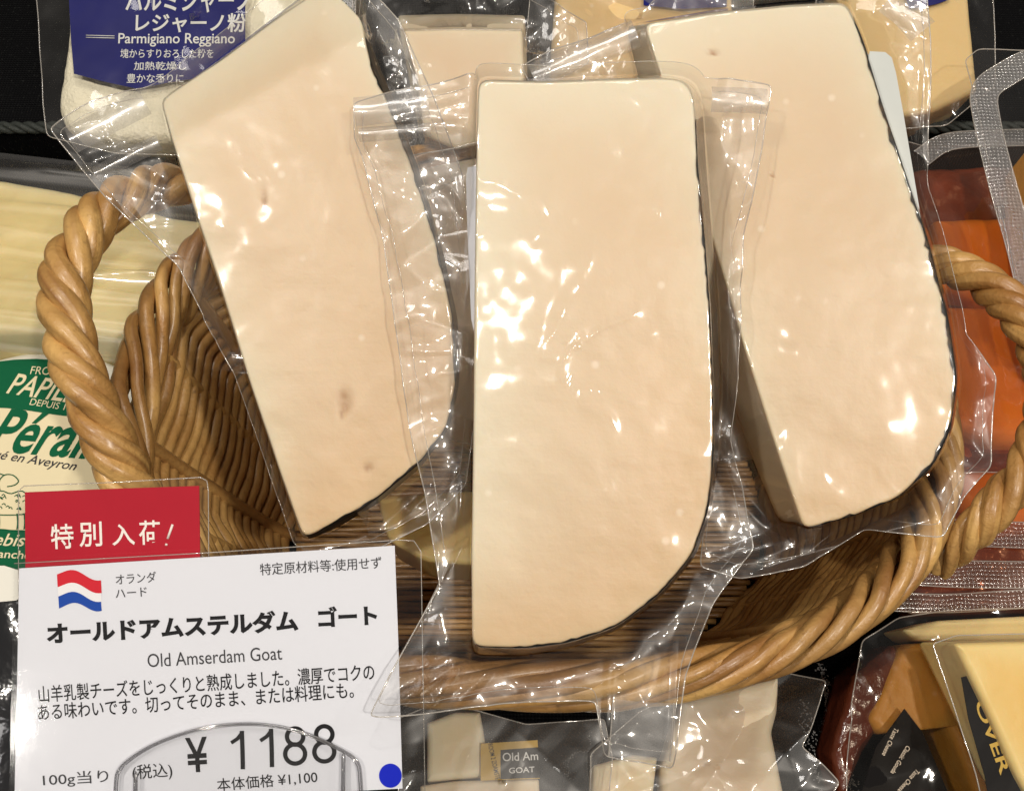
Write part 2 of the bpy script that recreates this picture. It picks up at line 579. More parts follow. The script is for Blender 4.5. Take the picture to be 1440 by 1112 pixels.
def slab(fr, front, T, material, parent, name='cheese', back=None, bev=.12, n=260, seed=1, amp=.12, k=3, marks=(), wofs=0.0, bend=None, pale=None, warm=None):
    """a block of cheese: domed and slightly uneven front face, rounded edge, side wall, back"""
    q = prep(fr, front, n, k)
    qb = q.copy() if back is None else prep(fr, back, n, k, -T)
    if back is not None:                     # match start points so that the side wall does not twist
        sh = np.argmin([np.sum((np.roll(qb, s, 0) - q) ** 2) for s in range(n)])
        qb = np.roll(qb, sh, 0)
    c = q.mean(0)
    nr = out_normals(q)
    qi = c + (q - c) * (1 - bev / np.maximum(((q - c) * nr).sum(1), bev * 1.5))[:, None]
    mb = MB(); rings = []; edge = []
    K = 70
    for s in np.linspace(.004, 1, K):
        p = c + (qi - c) * s
        d = dist_outline(p, q[::2])
        w = cheese_bump(p, seed, amp)
        rings.append(np.c_[p, w]); edge.append(d)
    for a in np.linspace(0, 90, 6)[1:]:
        a = rad(a)
        pp = q + (qi - q) * (1 - math.sin(a)); rings.append(np.c_[pp, cheese_bump(pp, seed, amp) - bev * (1 - math.cos(a))])
        edge.append(np.full(n, bev * (1 - math.sin(a))))
    for t in np.linspace(0, 1, 7)[1:]:
        p = q * (1 - t) + qb * t
        w = -bev - (T - 2 * bev) * t
        rings.append(np.c_[p, w + (1 - t) * cheese_bump(q, seed, amp)]); edge.append(np.full(n, .05))
    cb = qb.mean(0)
    for s in (.985, .5, .05):
        rings.append(np.c_[cb + (qb - cb) * s, np.full(n, -T)]); edge.append(np.full(n, .3))
    v = np.concatenate(rings)
    if bend is not None: v[:, 2] += bend(v[:, :2]) * np.clip(1 + v[:, 2] / T, 0, 1)
    tone = {}
    for nm, rg, sc_ in (('pale', pale, 1.5), ('warm', warm, 1.7)):
        if rg is None: tone[nm] = 0.0; continue
        a0, b0 = outline_range(q, fr, *rg)
        ii = [i % n for i in range(int(a0 * n), int(b0 * n) + 1, 3)]
        dd = np.sqrt(((v[:, None, :2] - q[ii][None]) ** 2).sum(2).min(1))
        tone[nm] = np.exp(-(dd / sc_) ** 1.3)
    v[:, 2] += wofs
    mk = np.zeros(len(v))
    for (px, py, sx, sy, st) in marks:       # eyes and cracks in the cut face
        u = fr.uv(px, py)
        d = np.hypot((v[:, 0] - u[0]) / sx, (v[:, 1] - u[1]) / sy)
        g = np.exp(-d ** 2) * (v[:, 2] > wofs - .3)
        mk = np.maximum(mk, st * g); v[:, 2] -= .06 * st * g
    f = grid_faces(len(rings), n, True)
    f.append(tuple(range(n))[::-1]); f.append(tuple(len(v) - n + j for j in range(n))[::-1])
    mb.add(v, f, edge=np.clip(np.concatenate(edge), 0, 3) / 3, mark=mk, **tone)
    o = mb.build(name, material, parent)
    return o, q, qb


def rind(q, T, parent_cheese, a, b, seed=3, wrap=.10, qb=None, name='rind', bev=.12, bseed=1, amp=.1, bend=None):
    """the waxed rind: a strip along the outline between the points a and b (outline parameter 0..1), ragged where it was cut"""
    n = len(q)
    idx = [i % n for i in range(int(a * n), int(b * n) + 1)]
    nr = out_normals(q)
    qb = q if qb is None else qb
    mb = MB(); rows = []
    s = np.arange(len(idx)) * .07
    rag = (.5 * fbm(s * 3.0, 0 * s, seed, 3) + .5 * fbm(s * 11.0, 0 * s, seed + 4, 3) - .5)
    rag = np.clip(rag * 1.9, -.35, .45) * wrap * 2
    endf = np.minimum(np.arange(len(idx)), np.arange(len(idx))[::-1]) / 8.0
    endf = np.clip(endf, 0, 1)
    P_ = q[idx]; Nr = nr[idx]; B_ = qb[idx]
    inn = np.clip(wrap + rag * 1.1, .012, .6) * endf
    for kx in (1, .75, .5, .25, 0):
        x = inn * kx
        y = np.minimum(x, bev)
        rows.append(np.c_[P_ - Nr * (x - .012)[:, None], -bev + np.sqrt(np.maximum(bev ** 2 - (bev - y) ** 2, 0)) + .03])
    for t in (.3, .6, .95):
        rows.append(np.c_[P_ * (1 - t) + B_ * t + Nr * .03, np.full(len(idx), -.22 - (T - .3) * t)])
    for k_, r_ in enumerate(rows):
        f_ = np.clip(1 + r_[:, 2] / T, 0, 1)
        r_[:, 2] += cheese_bump(r_[:, :2], bseed, amp) * f_
        if bend is not None: r_[:, 2] += bend(r_[:, :2]) * f_
    mb.add(np.concatenate(rows), grid_faces(len(rows), len(idx)))
    return mb.build(name, M['rind'], parent_cheese)


def cast(c, dirs, poly):
    """distance from c along each direction to the farthest edge of poly"""
    best = np.zeros(len(dirs))
    m = len(poly)
    for i in range(m):
        a = poly[i] - c; e = poly[(i + 1) % m] - poly[i]
        den = dirs[:, 0] * e[1] - dirs[:, 1] * e[0]
        den = np.where(np.abs(den) < 1e-9, 1e-9, den)
        t = (a[0] * e[1] - a[1] * e[0]) / den
        u = (a[0] * dirs[:, 1] - a[1] * dirs[:, 0]) / den
        ok = (t > 0) & (u >= -1e-6) & (u <= 1 + 1e-6)
        best = np.where(ok & (t > best), t, best)
    return best


def bag(fr, q, outline, parent, T, seed=1, amp=.12, mid=.6, wr=.22, curl=None, material='film', n=760, flange_rings=46,
        lam=(.10, .55), seed_cheese=None, face_amp=1.0, seams=True, tight='film_tight', inset=.32, qb=None, bend=None, pleats=()):
    """vacuum bag: film drawn over the cheese, tenting down from its edge into the sealed margin, with creases"""
    poly = prep(fr, outline, 600, 2, -T * mid, .16)
    c = q.mean(0)
    # directions: even in angle and denser in the corners of the bag
    base = resample(poly, n)
    ang = np.unwrap(np.arctan2(*(base - c).T[::-1]))
    ang = np.sort((ang + math.pi) % (2 * math.pi))
    ang = ang + np.arange(n) * 1e-7
    dirs = np.stack([np.cos(ang - math.pi), np.sin(ang - math.pi)], 1)
    lf = cast(c, dirs, q); lc = lf if qb is None else np.maximum(lf, cast(c, dirs, qb) + .02)
    lb = np.maximum(cast(c, dirs, poly), lc + .12)
    qc = c + dirs * lc[:, None]
    eps = .06
    sc = seed if seed_cheese is None else seed_cheese
    # --- tight film on the face
    rings = []
    K = 60
    for s in np.r_[np.linspace(.004, .8, 38), np.linspace(.81, 1, K - 38)]:
        p = c + (qc - c) * s
        d = np.maximum(lf - s * lc, 0)
        w = cheese_bump(p, sc, amp) + eps
        msk = sstep(.50, .72, fbm(p[:, 0] / 2.2, p[:, 1] / 2.2, seed + 40, 2))
        w = w + face_amp * msk * (.030 * ridge(p[:, 0] / .8 + 2.4 * vnoise(p[:, 0] / 1.5, p[:, 1] / 1.5, seed), p[:, 1] / 1.2, seed + 9) ** 2
                                  + .006 * ridge(p[:, 0] / .5, p[:, 1] / .7 + 7, seed + 19) ** 2)
        w = w - .015 * sstep(.06, 0, d)
        w = w - np.clip((s * lc - lf) / np.maximum(lc - lf, .02), 0, 1) * (T - .15) * (lc - lf > .04)
        rings.append(np.c_[p, w])
    if bend is not None:
        for rg in rings: rg[:, 2] += bend(rg[:, :2]) * np.clip(1 + rg[:, 2] / T, 0, 1)
    edge_w = rings[-1][:, 2]
    v = np.concatenate(rings)
    f = grid_faces(K, n, True); f.append(tuple(range(n))[::-1])
    mf = MB(); mf.add(v, f)
    bagface = mf.build('bag_front', M[tight], parent)
    # --- margin
    L = lb - lc
    peri = np.r_[0, np.cumsum(np.linalg.norm(np.diff(qc, axis=0), axis=1))]
    th = ang
    lamj = lam[0] + (lam[1] - lam[0]) * sstep(.35, .75, fbm(np.cos(th) * 3 + 7, np.sin(th) * 3, seed + 3, 2))
    lamj = np.minimum(lamj, L * .6)
    rows = []
    wf = -T * mid
    for t in np.linspace(0, 1, flange_rings) ** 1.25:
        r = t * L
        p = qc + dirs * (r + .03)[:, None]
        fall = np.exp(-(r / lamj) ** 1.15)
        w = wf + (edge_w - wf) * fall
        A = sstep(0, .35, r)
        warp = 1.2 * vnoise(p[:, 0] / 1.3, p[:, 1] / 1.3, seed + 77)
        rid = ridge(th * 5.0 + warp, r / 2.6, seed + 21)
        rid2 = ridge(th * 13 + warp * 2, r / 1.2 + 5, seed + 23) ** 2
        rid3 = ridge(p[:, 0] / 1.7 + warp * .6, p[:, 1] / 1.7 + warp, seed + 29) ** 3
        w = w + A * wr * ((rid - .3) * .45 * np.exp(-r / 2.5) + rid2 * .14 * np.exp(-r / 1.2) + folds(p[:, 0], p[:, 1], seed, 2.0) * 1.0
                          + .12 * folds(p[:, 0], p[:, 1], seed + 3, .6))
        w = w + A * .35 * wr * (fbm(p[:, 0] / 3.0, p[:, 1] / 3.0, seed + 31, 2) - .5) * 2
        rows.append((p, w))
    P_ = np.stack([a for a, b in rows]); W_ = np.stack([b for a, b in rows])
    Lf = np.linspace(0, 1, flange_rings)[:, None] * L[None, :]
    for (x0, y0, x1, y1, hw, am) in pleats:
        a_ = fr.uv(x0, y0, wf); b_ = fr.uv(x1, y1, wf) - a_
        tt = np.clip(((P_ - a_) @ b_) / (b_ @ b_), 0, 1)
        dd = np.linalg.norm(P_ - a_ - tt[..., None] * b_, axis=-1)
        W_ = W_ + .6 * am * np.maximum(0, 1 - dd / hw) * np.minimum(1, 5 * np.minimum(tt + .05, 1.05 - tt)) * sstep(0, .25, Lf)
    if curl is not None:
        for (px, py, rr, dw) in curl:
            u = fr.uv(px, py, wf)
            dd = np.hypot(P_[..., 0] - u[0], P_[..., 1] - u[1])
            W_ = W_ + dw * np.exp(-(dd / rr) ** 2) * sstep(0, 1.0, np.linspace(0, 1, flange_rings)[:, None] * L[None, :])
    v = np.concatenate([P_, W_[..., None]], 2)
    mm = MB(); mm.add(v.reshape(-1, 3), grid_faces(flange_rings, n, True))
    margin = mm.build('bag_margin', M[material], parent)
    if seams:
        sm = MB()
        tube(sm, v[-1], .008 + .010 * sstep(.25, .7, L), 6, closed=True)
        o = sm.build('seam', M['seam'], margin)
        sm = MB()
        ii = np.clip(1 - inset / np.maximum(L, .5), .35, 1)
        k = (ii ** (1 / 1.25) * (flange_rings - 1)).astype(int)
        path = v[k, np.arange(n)] + np.array([0, 0, .012])
        for _ in range(6): path = (np.roll(path, 1, 0) + path * 2 + np.roll(path, -1, 0)) / 4
        tube(sm, path, .001 + .008 * sstep(.6, 1.0, L), 5, closed=True)
        sm.build('seam', M['seam'], margin)
    return margin


def strip(fr, pts, wid, w, material, parent, name, n=90, arch=.05, seams=True):
    """a sealed strip of film along a line, with raised edges"""
    pp = spline(fr.pts(pts, w), n)
    t_ = np.gradient(pp, axis=0); t_ /= np.linalg.norm(t_, axis=1)[:, None]
    nr = np.stack([-t_[:, 1], t_[:, 0]], 1)
    rows = []
    for k in np.linspace(-.5, .5, 13):
        rows.append(np.c_[pp + nr * wid * k, np.full(n, w + arch * math.cos(k * math.pi) + .03 * (vnoise(np.arange(n) * .09, k * 3 + 7, 3) - .5))])
    mb = MB(); mb.add(np.concatenate(rows), grid_faces(13, n))
    o = mb.build(name, material, parent)
    for k in (0, -1) if seams else ():
        mb = MB(); tube(mb, rows[k], .022, 6); mb.build('seam', M['seam'], o)
    return o


def poly_sheet(fr, pts, w, material, parent, name, k=0, n=None, amt=.2, thick=0.0, smooth=False, wave=0.0, seed=0):
    q = fr.pts(pts, w)
    if k: q = chaikin(q, k, amt)
    m = len(q)
    a = np.sum(q[:, 0] * np.roll(q[:, 1], -1) - np.roll(q[:, 0], -1) * q[:, 1])
    if a < 0: q = q[::-1]
    mb = MB()
    if thick:
        v = np.vstack([np.c_[q, np.full(m, w - thick)], np.c_[q, np.full(m, w)]])
        f = [tuple(range(m))[::-1], tuple(range(m, 2 * m))] + [(i, (i + 1) % m, m + (i + 1) % m, m + i) for i in range(m)]
    else:
        v = np.c_[q, np.full(m, w)]; f = [tuple(range(m))]
    mb.add(v, f)
    return mb.build(name, material, parent, smooth)


def sheet(fr, pts, w, material, parent, name, wr=.15, seed=1, n=300, rings=40, seam=True, dome=0.0, k=2, amt=.16, bend=None):
    """a loose piece of film: fine grid with creases"""
    q = prep(fr, pts, n, k, w, amt)
    c = q.mean(0)
    rows = []
    for s in np.linspace(.02, 1, rings):
        p = c + (q - c) * s
        warp = 1.3 * vnoise(p[:, 0] / 1.6, p[:, 1] / 1.6, seed + 7)
        z = w + wr * .8 * (folds(p[:, 0], p[:, 1], seed, 2.2) + .12 * folds(p[:, 0], p[:, 1], seed + 3, .7)) + dome * (1 - s * s)
        if bend is not None: z = z + bend(p)
        rows.append(np.c_[p, z])
    v = np.concatenate(rows)
    f = grid_faces(rings, n, True); f.append(tuple(range(n)))
    mb = MB(); mb.add(v, f)
    o = mb.build(name, material, parent)
    if seam:
        sm = MB(); tube(sm, rows[-1], .02, 6, closed=True)
        sm.build('seam', M['seam'], o)
    return o


def text(fr, s, a, b, h, w, material, parent, bold=0.0, name='lettering', shear=0.0, up=None, spacing=1.0, curve=None):
    """one line of lettering fitted between the baseline ends a and b (photo points on the sign's own plane), h tall"""
    cu = bpy.data.curves.new('lettering', 'FONT')
    cu.body = s; cu.offset = bold; cu.resolution_u = 4; cu.space_character = spacing
    o = bpy.data.objects.new('lettering', cu)
    COL.objects.link(o)
    dg = bpy.context.evaluated_depsgraph_get()
    me = bpy.data.meshes.new_from_object(o.evaluated_get(dg))
    bpy.data.objects.remove(o)
    m = len(me.vertices)
    co = np.zeros(m * 3); me.vertices.foreach_get('co', co); co = co.reshape(-1, 3)
    x0, x1 = co[:, 0].min(), co[:, 0].max(); y0, y1 = co[:, 1].min(), co[:, 1].max()
    A = fr.uv(a[0], a[1], w); B = fr.uv(b[0], b[1], w)
    d = B - A
    if up is None:
        per = np.array([-d[1], d[0]]) / (np.linalg.norm(d) + 1e-9)
        Hh = fr.uv(a[0], a[1] - h, w) - A
        Uv = per * np.linalg.norm(Hh)
    else:
        Uv = fr.uv(a[0] + up[0], a[1] + up[1], w) - A
    t = (co[:, 0] - x0) / (x1 - x0); y = (co[:, 1] - y0) / (y1 - y0)
    p = A + t[:, None] * d + y[:, None] * Uv + (y * shear)[:, None] * d / np.linalg.norm(d) * np.linalg.norm(Uv)
    if curve is not None: p = p + curve(t)[:, None] * Uv / np.linalg.norm(Uv)
    V = np.c_[p, np.full(m, w)] * CM
    me.vertices.foreach_set('co', V.ravel()); me.update()
    me.materials.clear(); me.materials.append(material)
    o = bpy.data.objects.new(name, me)
    COL.objects.link(o); o.parent = parent
    return o


# ------------------------------------------------------------------ the setting: shelf and raised step behind
mb = MB(); box(mb, -60, -12, -2, 60, 32.0, 0)
o = mb.build('floor', M['black_mat'], smooth=False); o['kind'] = 'structure'; o.name = 'shelf'
STEP_Z = 6.0
mb = MB(); box(mb, -60, 32.2, -2, 60, 75, STEP_Z, .25)
o = mb.build('shelf_step', M['black_mat'], smooth=False); o['kind'] = 'structure'
mb = MB(); box(mb, -60, 75.2, -2, 60, 77, 30)
o = mb.build('wall', M['black_mat'], smooth=False); o['kind'] = 'structure'
# braided cord along the edge of the step's mat
mb = MB()
for s in range(3):
    x = np.linspace(-40, 40, 700)
    ph = x * 4.2 + s * 2.094
    tube(mb, np.c_[x, 32.25 + .13 * np.cos(ph), STEP_Z + .12 + .13 * np.sin(ph)], .13, 7, tint=0)
o = mb.build('mat_cord', M['cord'])
tag(o, 'dark twisted cord along the front edge of the raised black shelf', 'cord')
# row of white stitches in the shelf mat, right of the basket's front
rng = random.Random(4)
mb = MB()
A = onz(1152, 935, 0); B = onz(1205, 1130, 0); A2 = onz(1128, 985, 0); B2 = onz(1160, 1125, 0)
for (a, b, m_, sp) in ((A, B, 330, .10), (A2, B2, 130, .12)):
    for i in range(m_):
        t = i / m_
        p = a + (b - a) * t + np.array([rng.gauss(0, sp), rng.gauss(0, .08), .03])
        an = rng.uniform(0, 3.1); L = rng.uniform(.015, .04)
        d = np.array([math.cos(an), math.sin(an), 0]) * L
        tube(mb, [p - d, p + np.array([0, 0, .03]), p + d], .020, 5)
o = mb.build('stitching', M['thread']); tag(o, 'speckled white stitching down the black shelf mat', 'stitching'); o['kind'] = 'stuff'

# ------------------------------------------------------------------ the wicker basket
BX, BY, RA, RB, BH = 0.6, 18.3, 12.2, 9.2, 8.6
bk = thing('wicker_basket', 'oval tan wicker basket with twisted loop handles holding the goat cheese wedges', 'basket', loc=(BX, BY, 0))


def oval(phi):
    e = 2 / 2.4
    c, s_ = np.cos(phi), np.sin(phi)
    return np.sign(c) * np.abs(c) ** e, np.sign(s_) * np.abs(s_) ** e


def ell(phi, z, dr=0.0):
    t = np.clip(np.asarray(z, float) / BH, 0, 1.2) ** .85
    a = 8.8 + (RA - 8.8) * t + dr; b = 6.0 + (RB - 6.0) * t + dr
    cx, sy = oval(phi)
    return np.stack([a * cx, b * sy, np.broadcast_to(z, np.shape(phi))], -1)


NS = 24
rng = random.Random(2)
mb = MB()
for k in range(NS):
    ph = 2 * math.pi * (k + .5) / NS
    z = np.linspace(.1, BH, 14)
    tube(mb, ell(np.full(14, ph), z, -.10), .22, 7, tint=rng.random())
z = .35; row = 0
phi = np.linspace(0, 2 * math.pi, 700, endpoint=False)
while z < BH - .5:
    u = phi * NS / 2 / math.pi + .06 * vnoise(phi * 5, row * 1.3, 21)
    tri = 2 * np.abs(u / 2 - np.floor(u / 2 + .5)) * 2 - 1          # every row slants up, then down, between two stakes
    off = .10 * np.sin(u * math.pi) + .09 * (vnoise(phi * 12, row * 2.9, 4) - .5)
    zz = z + .30 * tri + .07 * (vnoise(phi * 6, row * 3.1, 5) - .5)
    p = ell(phi, zz, off)
    for _ in range(4): p = (np.roll(p, 1, 0) + p * 2 + np.roll(p, -1, 0)) / 4
    tube(mb, p, .215 + .04 * vnoise(phi * 9, row * 1.7, 8), 8, closed=True, tint=.6 * vnoise(phi * 4.5, row * 2.3 + .5, 3))
    z += .44; row += 1
wall = mb.build('woven_wall', M['wicker'], bk)
mb = MB()
for k in range(-30, 31):
    y = k * .21
    if abs(y) > 5.9: continue
    h = 8.7 * max(0, 1 - (abs(y) / 6.0) ** 2.4) ** .4167
    x = np.linspace(-h, h, 60)
    tube(mb, np.c_[x, np.full(60, y), .25 + .07 * np.sin(x * 2 + (k % 2) * math.pi)], .11, 6, tint=rng.random())
mb.build('woven_base', M['wicker'], bk)
rim = MB()
S = 8
phi = np.linspace(0, 2 * math.pi, 1100, endpoint=False)
for s in range(S):
    psi = 2 * math.pi * s / S + 8 * phi + .35 * np.sin(phi * 3 + s)
    ca, sa = np.cos(psi), np.sin(psi)
    dr = .15 + .44 * ca + .10 * sa
    zz = BH + .05 + .84 * sa
    cx, sy = oval(phi)
    p = np.stack([(RA + dr) * cx, (RB + dr) * sy, zz], -1)
    for _ in range(6): p = (np.roll(p, 1, 0) + p * 2 + np.roll(p, -1, 0)) / 4
    p += .05 * np.stack([vnoise(phi * 11, s, 3) - .5, vnoise(phi * 11, s, 4) - .5, vnoise(phi * 11, s, 6) - .5], -1) * 2
    tube(rim, p, .225 + .06 * (vnoise(phi * 6, s * 3.3, 2) - .5), 10, closed=True, tint=1.1 * vnoise(phi * 3.2, s * 2.7 + .4, 12))
rim.build('braided_rim', M['wicker'], bk)


def handle(ctrl, name, k0=1.0):
    path = spline(ctrl, 260)
    seg = np.linalg.norm(np.diff(path, axis=0), axis=1); s = np.r_[0, np.cumsum(seg)]
    t = np.gradient(path, axis=0); t /= np.linalg.norm(t, axis=1)[:, None]
    v = np.array([0, 0, 1.0]); v = v - t[0] * v.dot(t[0]); v /= np.linalg.norm(v)
    nn = []
    for i in range(len(path)):
        v = v - t[i] * v.dot(t[i]); v /= np.linalg.norm(v); nn.append(v)
    nn = np.array(nn); bb = np.cross(t, nn)
    h = MB()
    taper = k0 * np.minimum(1, .62 + .38 * np.minimum(s, s[-1] - s) / 2.5)
    for k in range(4):
        a = 2 * math.pi * k / 4 + .25 * np.sin(s * .9 + k * 2) - 2 * math.pi * s / (5.2 * k0)
        p = path + (.53 * taper)[:, None] * (nn * np.cos(a)[:, None] + bb * np.sin(a)[:, None])
        p += .03 * np.stack([vnoise(s * .9, k * 7.7, q) - .5 for q in (1, 2, 3)], -1)
        tube(h, p, (.415 + .07 * (vnoise(s * .8, k * 5.1, 9) - .5)) * taper, 18, tint=.6 * vnoise(s * .7, k * 3.1, 4), groove=(1.3 + a * .25 + 1.1 * np.sin(s * .55 + k), .17))
    return h.build(name, M['wicker'], bk)


def rel(px, py, d): return P(px, py, d) - np.array([BX, BY, 0])


handle([rel(232, 790, 32.8), rel(190, 700, 31.8), rel(150, 615, 31.3), rel(109, 520, 31.3), rel(89, 430, 32.0), rel(105, 350, 32.9), rel(155, 292, 34.2), rel(225, 262, 35.9), rel(320, 262, 37.6)], 'handle', .82)
handle([rel(1230, 395, 36.6), rel(1300, 368, 35.6), rel(1370, 390, 34.2), rel(1430, 440, 32.8), rel(1472, 540, 31.6), rel(1452, 640, 31.0), rel(1385, 730, 31.0), rel(1320, 800, 32.4)], 'handle', .66)

# ------------------------------------------------------------------ the three goat cheese wedges on top
GRP = 'goat cheese wedges in the basket'
# centre
fc = Frame(830, 520, 25.5, 2, 0)
t = thing('wrapped_cheese', 'upright pale goat cheese wedge in clear vacuum bag, frontmost in the basket', 'cheese', fc, GRP)
CEN = [(673, 113), (760, 116), (850, 112), (930, 111), (960, 113), (972, 126), (977, 155), (981, 230), (990, 330), (998, 430), (1003, 540), (1004, 640), (996, 715), (974, 778), (930, 832), (868, 880), (800, 903), (735, 911), (664, 909), (663, 780), (666, 600), (668, 400), (670, 230)]
CENB = [(673, 113), (760, 116), (850, 112), (930, 111), (963, 114), (979, 126), (986, 155), (991, 230), (999, 330), (1006, 430), (1010, 540), (1008, 640), (998, 717), (976, 780), (931, 834), (868, 883), (800, 908), (735, 918), (664, 917), (663, 780), (666, 600), (668, 400), (670, 230)]
o, q, qb = slab(fc, CEN, 2.2, M['goat'], t, seed=11, amp=.06, back=CENB, bev=.07, pale=((975, 150), (663, 760)), warm=((700, 911), (1004, 560)))


a, b = outline_range(q, fc, (664, 909), (978, 170))
rind(q, 2.2, o, a, b, seed=5, wrap=.045, qb=qb, bev=.07, bseed=11, amp=.06)
bag(fc, q, [(495, 140), (560, 128), (672, 106), (820, 104), (975, 106), (1082, 125), (1070, 210), (1045, 330), (1040, 480), (1026, 620), (1045, 690), (1060, 770), (1000, 850), (965, 950), (945, 1078), (850, 1062), (838, 985), (700, 985), (612, 990), (528, 990), (560, 925), (600, 880), (622, 830), (600, 700), (577, 600), (557, 450), (540, 340), (512, 225), (497, 190)],
    t, 2.2, qb=qb, seed=51, seed_cheese=11, amp=.06, wr=.30, curl=[(540, 970, 1.6, .95), (600, 930, 1.3, .4), (1082, 125, 1.5, .3), (495, 150, 1.6, -.2)], face_amp=1.1, pleats=[(497, 168, 668, 150, .28, .22), (497, 190, 668, 176, .22, .16), (500, 150, 668, 128, .16, .10), (985, 158, 1080, 148, .25, .18), (650, 250, 655, 860, .16, .14), (660, 915, 545, 985, .22, .5), (662, 918, 600, 985, .16, .4), (650, 905, 570, 930, .18, .45), (700, 925, 640, 985, .2, .35), (655, 915, 570, 965, .12, .3), (610, 900, 590, 985, .14, .3), (590, 915, 620, 985, .12, .25), (858, 925, 852, 1060, .16, .2), (955, 900, 945, 1075, .16, .15), (1015, 300, 1030, 640, .25, .2), (980, 800, 1060, 765, .3, .3)])
# folded seal strip of the bag below the wedge
for pts, wid, w in (([(499, 158), (560, 151), (603, 146)], .72, -.85), ([(505, 190), (560, 186), (606, 183)], .36, -.9), ([(1000, 140), (1040, 141), (1078, 143)], .62, -.85), ([(852, 1062), (856, 1020), (860, 975)], .0, 0), ([(899, 1066), (902, 1030), (905, 985)], 1.45, -.8)):
    if wid: strip(fc, pts, wid, w, M['film_band'], t, 'sealed_band', arch=.13 if wid < 1 else .10, n=50, seams=wid > 1)
# left
fl = Frame(430, 420, 27.6, 3, -2)
t = thing('wrapped_cheese', 'tilted goat cheese wedge in clear vacuum bag leaning against the left handle side', 'cheese', fl, GRP)
LEF = [(216, 132), (300, 72), (390, 2), (450, -40), (505, 20), (522, 92), (548, 150), (585, 250), (615, 350), (637, 450), (641, 540), (628, 600), (590, 650), (530, 700), (470, 735), (426, 757), (395, 668), (352, 540), (312, 410), (272, 290), (241, 196)]
LEFB = [(230, 152), (306, 90), (394, 22), (450, -20), (508, 30), (532, 92), (556, 150), (592, 250), (621, 350), (643, 450), (645, 540), (631, 602), (592, 655), (532, 706), (472, 742), (427, 760), (396, 668), (353, 540), (313, 410), (273, 290), (242, 196)]
_a, _b = fl.uv(241, 193), fl.uv(492, 60)
_n = np.array([-(_b - _a)[1], (_b - _a)[0]]); _n /= np.linalg.norm(_n)


def left_bend(p):
    d = (p - _a) @ _n
    return -.42 * (np.sqrt(d ** 2 + .012) + d) / 2


o, q, qb = slab(fl, LEF, 2.3, M['goat'], t, seed=21, amp=.07, back=LEFB, bev=.07, bend=left_bend, pale=((500, 10), (216, 140)), warm=((470, 735), (641, 500)), marks=[(484, 565, .17, .26, 1.3), (480, 582, .06, .14, 1.2), (517, 658, .10, .10, 1.2), (371, 283, .06, .3, 1.1)])
a, b = outline_range(q, fl, (426, 757), (512, 50))
rind(q, 2.3, o, a, b, seed=15, wrap=.035, qb=qb, bev=.07, bseed=21, amp=.07, bend=left_bend)
bag(fl, q, [(84, 190), (140, 150), (212, 116), (300, 55), (400, -25), (480, -55), (560, 30), (610, 140), (650, 250), (668, 400), (672, 560), (655, 680), (600, 735), (520, 775), (425, 772), (400, 720), (340, 545), (250, 372), (160, 285), (122, 238)],
    t, 2.3, qb=qb, seed=61, seed_cheese=21, amp=.07, wr=.24, curl=[(90, 190, 1.5, .5), (130, 240, 1.5, .3)], face_amp=.55, lam=(.1, .5), inset=.28, bend=left_bend, pleats=[(100, 200, 225, 150, .25, .2), (130, 243, 240, 200, .3, .3), (160, 270, 330, 520, .25, .2), (200, 320, 400, 720, .15, .12), (470, 770, 620, 715, .25, .2), (530, 765, 640, 660, .2, .2), (150, 150, 170, 215, .15, .12)])
for pts, wid, w in (([(100, 198), (160, 166), (205, 143)], .75, -1.0), ([(135, 246), (180, 222), (225, 200)], .45, -1.05)):
    strip(fl, pts, wid, w, M['film_band'], t, 'sealed_band', arch=.13, n=50, seams=False)
# right
fq = Frame(1150, 400, 27.8, 3, -5.5)
t = thing('wrapped_cheese', 'tilted goat cheese wedge with black speckled rind edge, beside the right handle', 'cheese', fq, GRP)
RIG = [(905, 34), (1000, 20), (1110, 8), (1190, 4), (1214, 60), (1240, 145), (1275, 250), (1305, 340), (1332, 440), (1346, 530), (1338, 600), (1312, 655), (1262, 700), (1200, 725), (1130, 744), (1095, 640), (1050, 500), (1010, 365), (965, 220), (930, 110)]
RIGB = [(880, 40), (1000, 20), (1110, 8), (1190, 4), (1214, 60), (1240, 145), (1275, 250), (1305, 340), (1332, 440), (1346, 530), (1338, 600), (1312, 655), (1262, 700), (1190, 722), (1096, 735), (1058, 645), (1015, 520), (975, 375), (930, 230), (900, 120)]
o, q, qb = slab(fq, RIG, 2.4, M['goat'], t, seed=31, amp=.08, marks=[(1003, 74, .10, .06, 1.3), (1086, 248, .04, .04, 1), (1330, 388, .1, .07, .8)], back=RIGB, bev=.07, pale=((1190, 4), (905, 34)), warm=((1150, 740), (1342, 560)))
a, b = outline_range(q, fq, (1130, 744), (1205, 30))
rind(q, 2.4, o, a, b, seed=8, wrap=.075, qb=qb, bev=.07, bseed=31, amp=.08)
